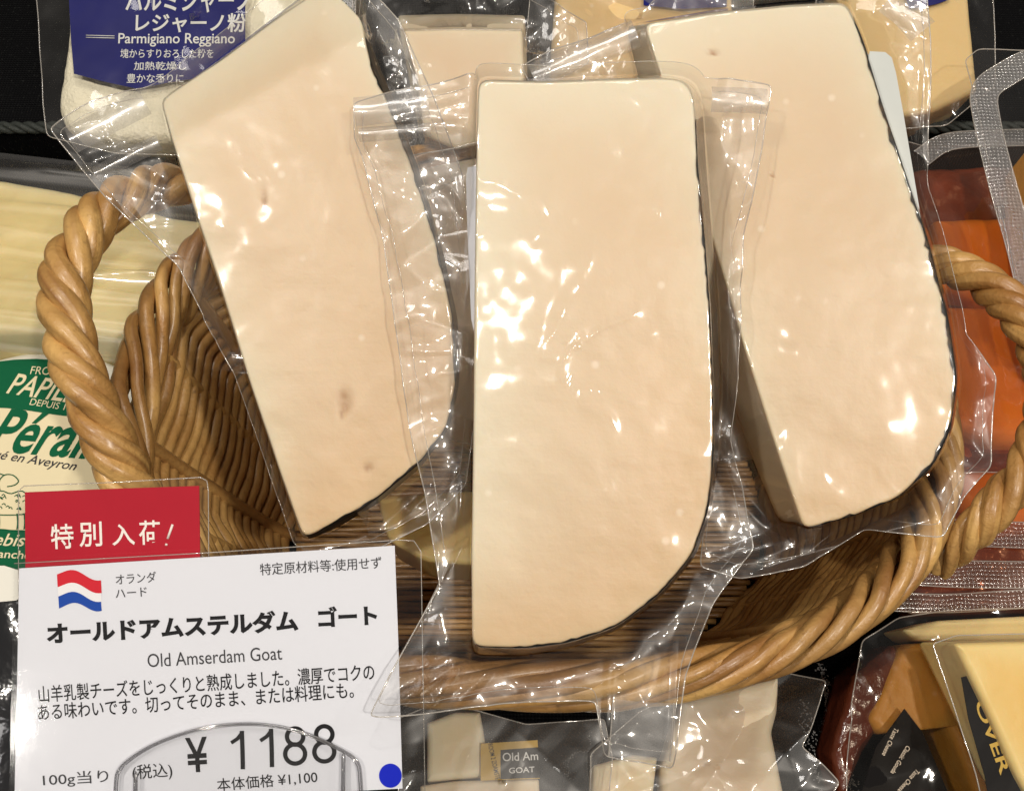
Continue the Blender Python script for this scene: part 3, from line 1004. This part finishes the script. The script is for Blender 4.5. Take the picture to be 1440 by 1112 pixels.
bag(fq, q, [(735, 96), (820, 58), (900, 22), (960, -40), (1120, -60), (1302, -60), (1306, 80), (1303, 250), (1328, 420), (1398, 528), (1390, 655), (1350, 700), (1318, 752), (1290, 750), (1215, 742), (1130, 795), (1040, 812), (985, 795), (995, 690), (1008, 610), (985, 480), (940, 330), (860, 200), (745, 118)],
    t, 2.4, qb=qb, seed=71, seed_cheese=31, amp=.08, wr=.26, curl=[(1318, 752, 1.2, .3), (740, 100, 1.5, .2)], face_amp=.45, lam=(.12, .5), pleats=[(745, 108, 900, 40, .25, .25), (760, 112, 905, 75, .2, .2), (820, 60, 850, 125, .2, .25), (900, 30, 800, 110, .2, .2), (1220, 20, 1300, 60, .4, .3), (1295, 80, 1300, 300, .12, .1), (1345, 560, 1394, 535, .3, .3), (1345, 600, 1385, 650, .3, .3), (1300, 690, 1318, 750, .2, .25), (1130, 750, 1000, 790, .3, .35), (1100, 740, 1010, 640, .3, .3), (1060, 800, 1300, 730, .25, .25), (1010, 660, 1090, 740, .2, .25)])
for pts, wid, w in (([(750, 110), (820, 78), (895, 48)], .8, -1.0), ([(1250, 0), (1275, 20), (1298, 45)], .8, -.9)):
    strip(fq, pts, wid, w, M['film_band'], t, 'sealed_band', arch=.14, n=50, seams=False)
fs = Frame(1260, 200, 28.9, 3, -4)
o = poly_sheet(fs, [(1216, 72), (1252, 74), (1262, 110), (1300, 335), (1290, 330), (1235, 160)], 0, M['slip'], None, 'paper_label', k=1, thick=.02)
o.matrix_world = fs.matrix()
tag(o, 'pale grey paper label slip behind the rind of the speckled wedge', 'label')
fs = Frame(660, 300, 27.3, 0, 0)
o = poly_sheet(fs, [(655, 236), (668, 234), (690, 236), (690, 480), (664, 480), (657, 320)], 0, M['paper'], None, 'paper_label', k=1, thick=.02)
o.matrix_world = fs.matrix()
tag(o, 'white paper label edge showing behind the left side of the frontmost wedge', 'label')

# wedges lower in the heap, hardly seen, that carry the three above
f2 = Frame(700, 640, 32.0, 20, 0)
t = thing('wrapped_cheese', 'goat cheese wedge lying low in the basket under the front wedges', 'cheese', f2, GRP)
o, q, qb = slab(f2, [(530, 700), (650, 690), (880, 690), (900, 780), (760, 800), (600, 790), (545, 760)], 2.5, M['gouda'], t, seed=41, n=120)
f2 = Frame(900, 430, 33.5, 18, 0)
t = thing('wrapped_cheese', 'goat cheese wedge buried in the middle of the basket between the leaning wedges', 'cheese', f2, GRP)
o, q, qb = slab(f2, [(500, 250), (800, 200), (1120, 240), (1200, 420), (1130, 600), (820, 640), (560, 560)], 3.5, M['goat'], t, seed=43, n=120)
sheet(f2, [(470, 240), (800, 170), (1150, 220), (1230, 430), (1150, 630), (820, 670), (530, 590)], .3, M['film_heavy'], t, 'bag', wr=.4, seed=8)

# ------------------------------------------------------------------ price card in its clear holder
fp = Frame(290, 940, 26.2, 0, 0)
t = thing('price_card', 'white laminated price card with black lettering, small flag and blue dot', 'price card', fp)
poly_sheet(fp, [(27, 799), (290, 783), (555, 767), (560, 900), (566, 1108), (300, 1122), (20, 1138), (24, 960)], 0, M['paper'], t, 'card', thick=.03)
lam = poly_sheet(fp, [(20, 792), (290, 777), (560, 759), (582, 760), (592, 775), (594, 900), (598, 1130), (300, 1160), (12, 1170), (16, 960)], .045, M['laminate'], t, 'laminate', thick=.0)
sm = MB(); tube(sm, np.c_[fp.pts([(20, 792), (290, 777), (560, 759), (582, 760), (592, 775), (594, 900), (598, 1130)], .045), np.full(7, .045)], .012, 6)
sm.build('laminate_edge', M['seam'], lam)
I, IG = M['ink'], M['ink_grey']
Wt = .012
text(fp, 'オランダ', (163, 822), (220, 818), 15, Wt, IG, t, .004)
text(fp, 'ハード', (163, 841), (207, 838), 13, Wt, IG, t, .004)
text(fp, '特定原材料等:使用せず', (366, 809), (537, 799), 17, Wt, IG, t, .004)
text(fp, 'オールドアムステルダム', (66, 906), (420, 887), 31, Wt, I, t, .045)
text(fp, 'ゴート', (448, 882), (531, 878), 29, Wt, I, t, .045)
text(fp, 'Old Amserdam Goat', (208, 938), (397, 927), 19, Wt, IG, t, .0)
text(fp, '山羊乳製チーズをじっくりと熟成しました。濃厚でコクの', (55, 988), (527, 956), 24, Wt, I, t, .007)
text(fp, 'ある味わいです。切ってそのまま、または料理にも。', (54, 1013), (498, 981), 23, Wt, I, t, .007)
text(fp, '¥', (263, 1086), (294, 1084), 49, Wt, I, t, .014)


def ribbon(mb, fr, pts, wid, w, closed=False):
    q = fr.pts(pts, w)
    tn = (np.roll(q, -1, 0) - np.roll(q, 1, 0)) if closed else np.gradient(q, axis=0)
    tn /= np.linalg.norm(tn, axis=1)[:, None]
    nr = np.stack([-tn[:, 1], tn[:, 0]], 1) * wid / 2
    m = len(q)
    f = [(i, (i + 1) % m, m + (i + 1) % m, m + i) for i in range(m if closed else m - 1)]
    mb.add(np.vstack([np.c_[q + nr, np.full(m, w)], np.c_[q - nr, np.full(m, w)]]), f)


mb = MB(); dw = .105
for (x, y) in ((337, 1081), (378, 1078)):
    ribbon(mb, fp, [(x + 3, y - 54), (x + 4, y - 27), (x + 4.5, y)], dw, Wt)
    ribbon(mb, fp, [(x + 4, y - 52), (x - 3, y - 43), (x - 12, y - 37)], dw * .85, Wt + .002)
for (x, y) in ((415, 1075), (456, 1072)):
    a_ = np.linspace(0, 2 * math.pi, 40, endpoint=False)
    ribbon(mb, fp, [(x + 11.5 * math.cos(k), y - 40 + 11.5 * math.sin(k)) for k in a_], dw, Wt, True)
    ribbon(mb, fp, [(x + 14 * math.cos(k), y - 15.5 + 13.5 * math.sin(k)) for k in a_], dw, Wt + .002, True)
mb.build('lettering', I, t, False)
text(fp, '(税込)', (187, 1099), (243, 1095), 24, Wt, I, t, .004)
text(fp, '100g当り', (61, 1108), (153, 1102), 21, Wt, IG, t, .003)
text(fp, '本体価格 ¥1,100', (306, 1113), (447, 1101), 19, Wt, I, t, .004)


def wavy(x0, x1, y0, y1, y2, y3, dx=0):
    """a band of the waving flag between a top and a bottom edge"""
    top = []; bot = []
    for i in range(17):
        u = i / 16
        wv = 5.5 * math.sin(u * 2 * math.pi * .95 + 2.5)
        top.append((x0 + dx + (x1 - x0) * u, y0 + (y1 - y0) * u + wv)); bot.append((x0 + dx + 1 + (x1 - x0) * u, y2 + (y3 - y2) * u + wv))
    return top + bot[::-1]


fg = poly_sheet(fp, wavy(80, 142, 804, 811, 822, 829), Wt, M['flag_red'], t, 'flag')
poly_sheet(fp, wavy(81, 142, 822, 829, 835, 841), Wt, M['flag_white'], fg, 'stripe')
poly_sheet(fp, wavy(82, 142, 835, 841, 852, 854), Wt, M['flag_blue'], fg, 'stripe')
poly_sheet(fp, [(549 + 16 * math.cos(a), 1090 + 17 * math.sin(a)) for a in np.linspace(0, 6.2832, 40, endpoint=False)], Wt, M['dot_blue'], t, 'dot_sticker')

fr_ = Frame(160, 735, 26.6, 0, 0)
t = thing('announcement_tag', 'red laminated tag with white handwriting behind the top of the price card', 'tag', fr_)
poly_sheet(fr_, [(35, 692), (160, 687), (280, 683), (282, 830), (36, 840)], 0, M['red_paper'], t, 'card', thick=.03)
lq = [(26, 690), (34, 683), (160, 678), (282, 671), (291, 676), (293, 690), (294, 840), (26, 850)]
lam = poly_sheet(fr_, lq, .045, M['laminate'], t, 'laminate')
sm = MB(); tube(sm, np.c_[fr_.pts(lq, .045), np.full(len(lq), .045)], .014, 6, closed=True); sm.build('laminate_edge', M['seam'], lam)
for ch, x0, x1, y0, h in (('特', 72, 104, 772, 35), ('別', 112, 144, 769, 35), ('入', 158, 190, 767, 30), ('荷', 196, 226, 766, 34)):
    text(fr_, ch, (x0, y0), (x1, y0 - 1.2), h, .012, M['ink_white'], t, .012)
mb = MB()
for (x0, y0, x1, y1) in ((243, 737, 236, 757), (234.5, 764, 233.8, 766.5)):
    u0 = fr_.uv(x0, y0); u1 = fr_.uv(x1, y1)
    tube(mb, [(u0[0], u0[1], .01), (u1[0], u1[1], .01)], .032, 6)
mb.build('lettering', M['ink_white'], t)

t = thing('card_holder', 'clear acrylic card holder with an arched front plate and thin pins', 'card holder', fp)
arch = [(160, 1150), (162, 1100), (166, 1083), (180, 1068), (208, 1050), (240, 1036), (280, 1024), (320, 1018), (360, 1017), (400, 1022), (440, 1034), (470, 1048), (495, 1062), (505, 1074), (508, 1095), (511, 1150)]
w = .16
poly_sheet(fp, arch, w, M['clear'], t, 'front_plate', thick=0)
q = fp.pts(arch, w)
for dr, rr in ((0, .028), (.12, .018)):
    mb = MB(); pp = spline(np.c_[q + (np.array([fp.uv(335, 1130, w)]) - q) * dr / 6, np.full(len(q), w)], 90)
    tube(mb, pp, rr, 8)
    mb.build('plate_edge', M['plate_edge'], t)
for x in (483, 191):
    mb = MB(); a = fp.uv(x, 1058 if x > 300 else 1084, w + .05); b_ = fp.uv(x - 1, 1150, w + .05)
    tube(mb, [(a[0], a[1], w + .05), (a[0], a[1] - .09, w + .05), (b_[0], b_[1], w + .05)], [.015, .055, .06], 8)
    mb.build('pin', M['plate_edge'], t)

# ------------------------------------------------------------------ left: soft cheese disc and yellow block
fd = Frame(40, 680, 38.5, 26, 0)
t = thing('soft_cheese_disc', 'round soft cheese in white paper with green arched label, beside the left handle', 'cheese', fd)
c0 = fd.uv(28, 690); R = 5.6
mb = MB(); rows = []
a_ = np.linspace(0, 2 * math.pi, 160, endpoint=False)
for (r, w) in [(.1, 0)] + [(R * k / 12, 0) for k in range(1, 12)] + [(R - .25, -.01), (R - .1, -.08), (R, -.25), (R + .02, -1.2), (R, -2.2)]:
    p = c0 + r * np.stack([np.cos(a_), np.sin(a_)], 1)
    rows.append(np.c_[p, w + .06 * (fbm(p[:, 0] / 1.5, p[:, 1] / 1.5, 4) - .5)])
mb.add(np.concatenate(rows), grid_faces(len(rows), 160, True) + [tuple(range(160))])
mb.build('wrapping_paper', M['white_wrap'], t)
lb = thing_label = poly_sheet(fd, [(-120, 540), (-60, 520), (0, 528), (50, 526), (80, 530), (150, 560), (172, 610), (178, 700), (150, 790), (-120, 790)], .07, M['cream'], t, 'label')
poly_sheet(fd, [(-110, 590), (-90, 540), (-40, 516), (10, 506), (60, 504), (105, 512), (140, 530), (165, 562), (172, 588), (120, 588), (70, 582), (20, 574), (-40, 572)], .09, M['green'], lb, 'arch_band', k=1)
text(fd, 'FROMAGERIE', (42, 526), (132, 530), 11, .10, M['cream'], lb, .0)
text(fd, 'PAPILLON', (8, 553), (152, 575), 29, .10, M['cream'], lb, .012, shear=.2)
text(fd, 'DEPUIS 1906', (41, 569), (112, 580), 9, .10, M['cream'], lb, .0)
text(fd, 'Pérail', (-22, 634), (118, 646), 60, .09, M['green'], lb, .02, shear=.28)
text(fd, 'Fabriqué en Aveyron', (-62, 640), (101, 665), 16, .09, M['ink_grey'], lb, .006, shear=.3)
poly_sheet(fd, [(-100, 742), (30, 745), (170, 752), (170, 800), (-100, 800)], .09, M['green'], lb, 'bottom_band')
text(fd, 'brebis', (-35, 766), (32, 768), 17, .10, M['cream'], lb, .008, shear=.2)
text(fd, 'Franche', (-20, 783), (42, 786), 11, .10, M['cream'], lb, .012)
# a small line drawing of a sheep
mb = MB()


def line(pts, r=.02, n=30):
    q = fd.pts(pts, .09); tube(mb, spline(np.c_[q, np.full(len(q), .095)], n), r, 5)


line([(-20, 700), (0, 690), (15, 694), (30, 690), (42, 700), (44, 712), (36, 722), (10, 724), (-10, 722), (-22, 712), (-20, 700)])
line([(0, 690), (-2, 678), (6, 668), (18, 668), (26, 676), (20, 682), (10, 684)])
line([(6, 668), (-4, 666), (-8, 674)])
for x in (-12, -2, 24, 34): line([(x, 722), (x + 1, 734), (x, 744)], .025)
for k in range(26):
    x = rng.uniform(-16, 38); y = rng.uniform(696, 718)
    line([(x, y), (x + 3, y - 2), (x + 5, y + 1)], .014, 8)
line([(-30, 746), (0, 744), (30, 747), (60, 745)], .018)
mb.build('sheep_drawing', M['green'], lb)

fb = Frame(100, 360, 41.0, 30, 0)
t = thing('cheese_block', 'pale yellow cheese block in glossy stretch film behind the left handle', 'cheese', fb)
o, q, qb = slab(fb, [(-160, 236), (0, 250), (110, 268), (250, 300), (420, 330), (420, 500), (230, 470), (60, 465), (-160, 455)], 4.0, M['butter'], t, seed=13, amp=.25, bev=.5)
mb = MB(); rows = []
fx = np.linspace(-12, 9, 150); fy = np.linspace(-4.6, 4.2, 90)
for y in fy:
    w = .30 + .42 * (ridge(y * .85 + .35 * vnoise(fx / 5, y, 4), 0 * fx + .5 + fx * .03, 5) ** 3) + .20 * ridge(y * 2.2 + .5 * vnoise(fx / 4, y * .5, 6), fx / 14, 6) ** 3
    rows.append(np.c_[fx, np.full(150, y) - .07 * fx * 0 - .0 * fx, w])
v = np.concatenate(rows)
ang = math.atan2(fb.uv(230, 296)[1] - fb.uv(0, 246)[1], fb.uv(230, 296)[0] - fb.uv(0, 246)[0]) * .5
v[:, :2] = v[:, :2] @ np.array([[math.cos(ang), math.sin(ang)], [-math.sin(ang), math.cos(ang)]])
mb.add(v, grid_faces(90, 150)); mb.build('stretch_film', M['film'], t)
ff = Frame(10, 900, 36.0, 20, 0)
t = thing('film_pack', 'dark glossy film pack at the edge beside the price card', 'pack', ff)
mb = MB()
u = fp.uv(0, 0)
rows = []
yy = np.linspace(-8, 1.3, 60); xx = np.linspace(-5, 3, 40)
for y in yy:
    rows.append(np.c_[xx, np.full(40, y), .9 * np.cos(xx * .5) + .15 * np.sin(y * 1.1 + xx)])
mb.add(np.concatenate(rows), grid_faces(60, 40)); mb.build('pouch', simple('dark_glossy_pouch', (.02, .02, .022), .12, .6, bumpscale=60, bumpd=.001), t)
poly_sheet(ff, [(-90, 795), (30, 795), (34, 835), (20, 846), (-90, 846)], 1.1, M['white_wrap'], t, 'pale_band', k=1)

# ------------------------------------------------------------------ back: parmesan powder pouch
fw = Frame(200, 60, 43.0, 6, 0)
t = thing('powder_pouch', 'pouch of white grated cheese with navy label behind the leaning left wedge', 'pouch', fw)
o, q, qb = slab(fw, [(98, -140), (97, -40), (90, 40), (84, 100), (76, 150), (90, 182), (160, 196), (300, 200), (450, 190), (470, 80), (470, -140)], 2.4, M['powder'], t, name='grated_cheese', seed=77, amp=.5, bev=.5)
lb = poly_sheet(fw, [(98, -140), (97, 0), (100, 60), (104, 104), (150, 116), (192, 125), (240, 116), (345, 100), (345, -140)], .42, M['navy'], t, 'label')
text(fw, 'パルミジャーノ', (176, 18), (352, 18), 34, .44, M['cream_ink'], lb, .02)
text(fw, 'レジャーノ粉', (190, 46), (346, 46), 27, .44, M['cream_ink'], lb, .02)
text(fw, 'Parmigiano Reggiano', (166, 66), (330, 66), 19, .44, M['cream_ink'], lb, .01)
mb = MB()
for y in (50, 53):
    a = fw.uv(121, y, .44); b_ = fw.uv(161, y + 1, .44); tube(mb, [(a[0], a[1], .44), (b_[0], b_[1], .44)], .018, 5)
mb.build('rule', M['cream_ink'], lb)
text(fw, '塊からすりおろした粉を', (169, 82), (300, 82), 13, .44, M['cream_ink'], lb, .006)
text(fw, '加熱乾燥し', (188, 99), (262, 99), 12, .44, M['cream_ink'], lb, .006)
text(fw, '豊かな香りに', (178, 117), (258, 117), 13, .44, M['cream_ink'], lb, .006)
sheet(fw, [(40, -140), (52, 0), (60, 140), (66, 192), (160, 215), (300, 220), (480, 205), (500, 80), (500, -140)], .62, M['film_clear'], t, 'pouch', wr=.14, seed=31)

# ------------------------------------------------------------------ back: more wrapped wedges on the step
fk = Frame(650, 70, 37.5, 0, 0)
t = thing('wrapped_cheese', 'small goat cheese wedge end in crumpled film standing behind the frontmost wedge', 'cheese', fk, 'wrapped wedges behind the basket')
o, q, qb = slab(fk, [(566, 42), (640, 40), (735, 42), (738, 110), (736, 190), (640, 210), (596, 190), (586, 110)], 3.0, M['goat'], t, seed=81, amp=.08, back=[(560, 24), (640, 22), (738, 24), (742, 110), (736, 190), (640, 210), (590, 190), (575, 110)], bev=.15)
bag(fk, q, [(500, -40), (560, -10), (700, -30), (742, -20), (822, 40), (826, 92), (790, 110), (770, 200), (640, 240), (560, 200), (520, 150), (490, 60)], t, 3.0, seed=83, seed_cheese=81, amp=.08, wr=.5, material='film_heavy', curl=[(822, 60, 2, .4)], n=420)
fk2 = Frame(860, 20, 42, 8, 0)
t = thing('wrapped_cheese', 'yellow parmesan wedge in clear film with navy label, between two goat wedges at back', 'cheese', fk2, 'wrapped wedges behind the basket')
o, q, qb = slab(fk2, [(790, -120), (1030, -130), (1030, 140), (770, 140), (780, 0)], 3.0, M['parmesan'], t, seed=85, amp=.2, bev=.3)
poly_sheet(fk2, [(905, -120), (1025, -120), (1022, 10), (960, 13), (905, 8)], .25, M['navy'], o, 'label')
sheet(fk2, [(740, -120), (1060, -130), (1060, 160), (730, 160), (745, 0)], .5, M['film_heavy'], t, 'bag', wr=.5, seed=87)
fk3 = Frame(1290, 50, 42, 8, 0)
t = thing('wrapped_cheese', 'parmesan wedge with white crystals in clear bag, behind the speckled rind wedge', 'cheese', fk3, 'wrapped wedges behind the basket')
o, q, qb = slab(fk3, [(1190, -140), (1358, -140), (1362, -20), (1376, 128), (1312, 158), (1250, 166), (1190, 160)], 3.0, M['parmesan'], t, seed=89, amp=.12, bev=.25)
poly_sheet(fk3, [(1270, -120), (1350, -120), (1340, -2), (1312, 8), (1270, 14)], .2, M['navy'], o, 'label', k=1)
sheet(fk3, [(1150, -160), (1388, -160), (1398, 60), (1400, 120), (1330, 178), (1150, 185)], .4, M['film_clear'], t, 'bag', wr=.3, seed=91)

# ------------------------------------------------------------------ right: orange cheese vacuum trays


GR = 'orange cheese vacuum packs beside the basket'
fo = Frame(1350, 340, 40.5, 24, 0)
t = thing('orange_cheese_pack', 'amber film pack of orange cheese, under the upper embossed pack by the right handle', 'cheese pack', fo, GR)
o, q, qb = slab(fo, [(1315, 305), (1420, 300), (1500, 310), (1500, 410), (1400, 420), (1310, 400)], 2.6, M['orange'], t, seed=93, amp=.2, bev=.5)
o2, _, _ = slab(fo, [(1330, 425), (1430, 430), (1500, 440), (1500, 620), (1400, 620), (1340, 600)], 2.4, M['orange'], t, seed=94, amp=.2, bev=.5)
slab(fo, [(1296, 212), (1530, 205), (1530, 655), (1300, 655)], 1.5, M['tray'], t, name='tray', seed=201, amp=.5, bev=.4, wofs=-1.0)
sheet(fo, [(1250, 190), (1300, 205), (1420, 200), (1520, 205), (1530, 660), (1300, 665), (1260, 640)], .35, M['film_red'], t, 'bag', wr=.3, seed=95, k=1)
strip(fo, [(1296, 222), (1320, 205), (1350, 197), (1420, 194), (1520, 192)], .75, .45, M['film_emboss'], t, 'sealed_edge')
fo = Frame(1420, 220, 38.6, 20, 0)
t = thing('orange_cheese_pack', 'upper orange cheese pack with grey embossed sealed edge and rounded clear corner', 'cheese pack', fo, GR)
slab(fo, [(1450, 200), (1560, 190), (1580, 480), (1500, 520), (1470, 400)], 2.5, M['orange'], t, seed=96, amp=.2, bev=.4)
sheet(fo, [(1357, 85), (1376, 68), (1440, 70), (1560, 60), (1580, 500), (1470, 500), (1432, 400), (1390, 220)], .3, M['film_clear'], t, 'bag', wr=.2, seed=97)
strip(fo, [(1540, 60), (1460, 82), (1415, 104), (1386, 128), (1388, 170), (1410, 260), (1438, 360), (1470, 500)], .95, .42, M['film_emboss'], t, 'sealed_edge')
fo = Frame(1370, 760, 37.0, 26, 0)
t = thing('orange_cheese_pack', 'lower amber film pack with embossed ridged edges, below the right handle', 'cheese pack', fo, GR)
slab(fo, [(1330, 560), (1500, 540), (1520, 740), (1400, 752), (1340, 700)], 2.4, M['orange'], t, seed=98, amp=.2, bev=.5)
slab(fo, [(1262, 655), (1530, 600), (1530, 845), (1290, 855)], 1.5, M['tray'], t, name='tray', seed=203, amp=.5, bev=.4, wofs=-.5)
sheet(fo, [(1230, 640), (1300, 560), (1540, 540), (1540, 850), (1285, 862), (1240, 850)], .35, M['film_red'], t, 'bag', wr=.25, seed=99, k=1)
strip(fo, [(1270, 745), (1340, 748), (1440, 752), (1540, 754)], .9, .5, M['film_emboss_red'], t, 'sealed_edge')
strip(fo, [(1240, 800), (1330, 806), (1440, 808), (1540, 808)], .9, .5, M['film_emboss_red'], t, 'sealed_edge')
strip(fo, [(1240, 845), (1330, 848), (1440, 842), (1540, 838)], .6, .48, M['film_emboss_red'], t, 'sealed_edge')

# ------------------------------------------------------------------ front right: gouda wedges
fy = Frame(1330, 950, 34.5, 16, 8)
t = thing('gouda_wedge', 'yellow gouda wedge lying flat in film with a black side label, below the amber pack', 'cheese', fy)
o, q, qb = slab(fy, [(1270, 885), (1320, 872), (1440, 866), (1560, 862), (1560, 915), (1440, 902), (1330, 902), (1290, 900)], 1.6, M['butter'], t, seed=101, amp=.05, bev=.15)
o2, _, _ = slab(fy, [(1268, 905), (1330, 902), (1440, 905), (1520, 910), (1500, 1180), (1400, 1180), (1340, 1030), (1318, 990), (1240, 1035), (1225, 1010)], 2.2, M['amber'], t, name='cut_side', seed=102, amp=.15, bev=.3)
slab(fy, [(1262, 905), (1285, 915), (1262, 990), (1225, 1060), (1195, 1130), (1180, 1060), (1205, 950)], 1.6, M['brown_film'], t, name='foil', seed=205, amp=.3, bev=.3, wofs=-.3)
lb = poly_sheet(fy, [(1272, 996), (1298, 1030), (1340, 1130), (1270, 1180), (1200, 1150), (1232, 1050)], .35, M['black_print'], t, 'label', thick=.03)
for s_, a, b_ in (('Taste Cheese', (1258, 1022), (1240, 1060)), ('Classic Gouda', (1275, 1047), (1252, 1085)), ('Taste Cheese', (1289, 1080), (1262, 1110))):
    text(fy, s_, a, b_, 7, .37, M['ink_white'], lb, .004)
sheet(fy, [(1215, 900), (1265, 868), (1330, 858), (1570, 850), (1570, 1190), (1190, 1190), (1195, 990)], .5, M['film_dark'], t, 'bag', wr=.25, seed=103)
fy = Frame(1410, 1000, 31.5, 12, 6)
t = thing('gouda_wedge', 'bright yellow gouda wedge with dark patterned label, nearest the lower corner', 'cheese', fy)
o, q, qb = slab(fy, [(1343, 904), (1400, 902), (1540, 900), (1540, 1180), (1470, 1160), (1432, 1092), (1395, 1010), (1366, 950)], 2.4, M['gouda'], t, seed=105, amp=.06, bev=.2)
lb = poly_sheet(fy, [(1352, 952), (1360, 950), (1392, 1010), (1430, 1094), (1470, 1165), (1400, 1180), (1385, 1090), (1362, 1010)], -.3, M['black_print'], t, 'label', thick=.03)
text(fy, 'OVER', (1370, 988), (1407, 1090), 17, -.28, M['gold'], lb, .02)
sheet(fy, [(1312, 905), (1345, 893), (1560, 888), (1560, 1200), (1400, 1200), (1372, 1090), (1340, 990)], .25, M['film_clear'], t, 'bag', wr=.12, seed=106)

# ------------------------------------------------------------------ front: goat cheese packs below the basket
GB = 'goat cheese packs on the shelf below the basket'
fz = Frame(720, 1080, 32.5, 24, 0)
t = thing('wrapped_cheese', 'goat cheese pack with black and gold label, below the front rim beside the price card', 'cheese', fz, GB)
o, q, qb = slab(fz, [(590, 1104), (640, 1097), (758, 1094), (762, 1200), (600, 1210)], 2.0, M['goat'], t, seed=111, amp=.05, bev=.12)
slab(fz, [(600, 1015), (640, 1000), (675, 1000), (690, 1090), (600, 1098)], 2.0, M['pale'], t, name='cut_face', seed=112, amp=.05, bev=.2)
lb = poly_sheet(fz, [(676, 1045), (756, 1040), (759, 1094), (676, 1097)], .12, M['gold'], t, 'label', thick=.03)
poly_sheet(fz, [(704, 1054), (757, 1050), (759, 1093), (704, 1095)], .135, M['black_print'], lb, 'black_panel')
text(fz, 'Old Am', (707, 1070), (757, 1068), 12, .15, M['cream_ink'], lb, .01)
text(fz, 'GOAT', (716, 1087), (752, 1085), 8, .15, M['cream_ink'], lb, .012)
text(fz, 'ROOM 2 ZOAMSTE', (686, 1046), (697, 1096), 7, .135, M['ink'], lb, .004)
sheet(fz, [(560, 1010), (620, 985), (740, 1018), (850, 1010), (862, 1065), (858, 1100), (850, 1200), (560, 1200)], .4, M['film'], t, 'bag', wr=.3, seed=113)
fz = Frame(980, 1060, 32.8, 22, 0)
t = thing('wrapped_cheese', 'pale cheese pack in badly crumpled film, below the front rim by the white stitching', 'cheese', fz, GB)
slab(fz, [(835, 1075), (890, 1060), (925, 1064), (910, 1190), (830, 1190)], 2.0, M['pale'], t, seed=115, amp=.05, bev=.2)
slab(fz, [(960, 985), (1060, 960), (1096, 950), (1094, 1000), (1086, 1030), (1110, 1150), (940, 1180), (930, 1080)], 1.8, M['goat'], t, name='cut_face', seed=116, amp=.1, bev=.25)
sheet(fz, [(830, 1060), (900, 1000), (1000, 960), (1100, 940), (1160, 958), (1140, 1020), (1126, 1050), (1160, 1080), (1180, 1100), (1120, 1190), (830, 1200)], .45, M['film_heavy'], t, 'bag', wr=.8, seed=117)
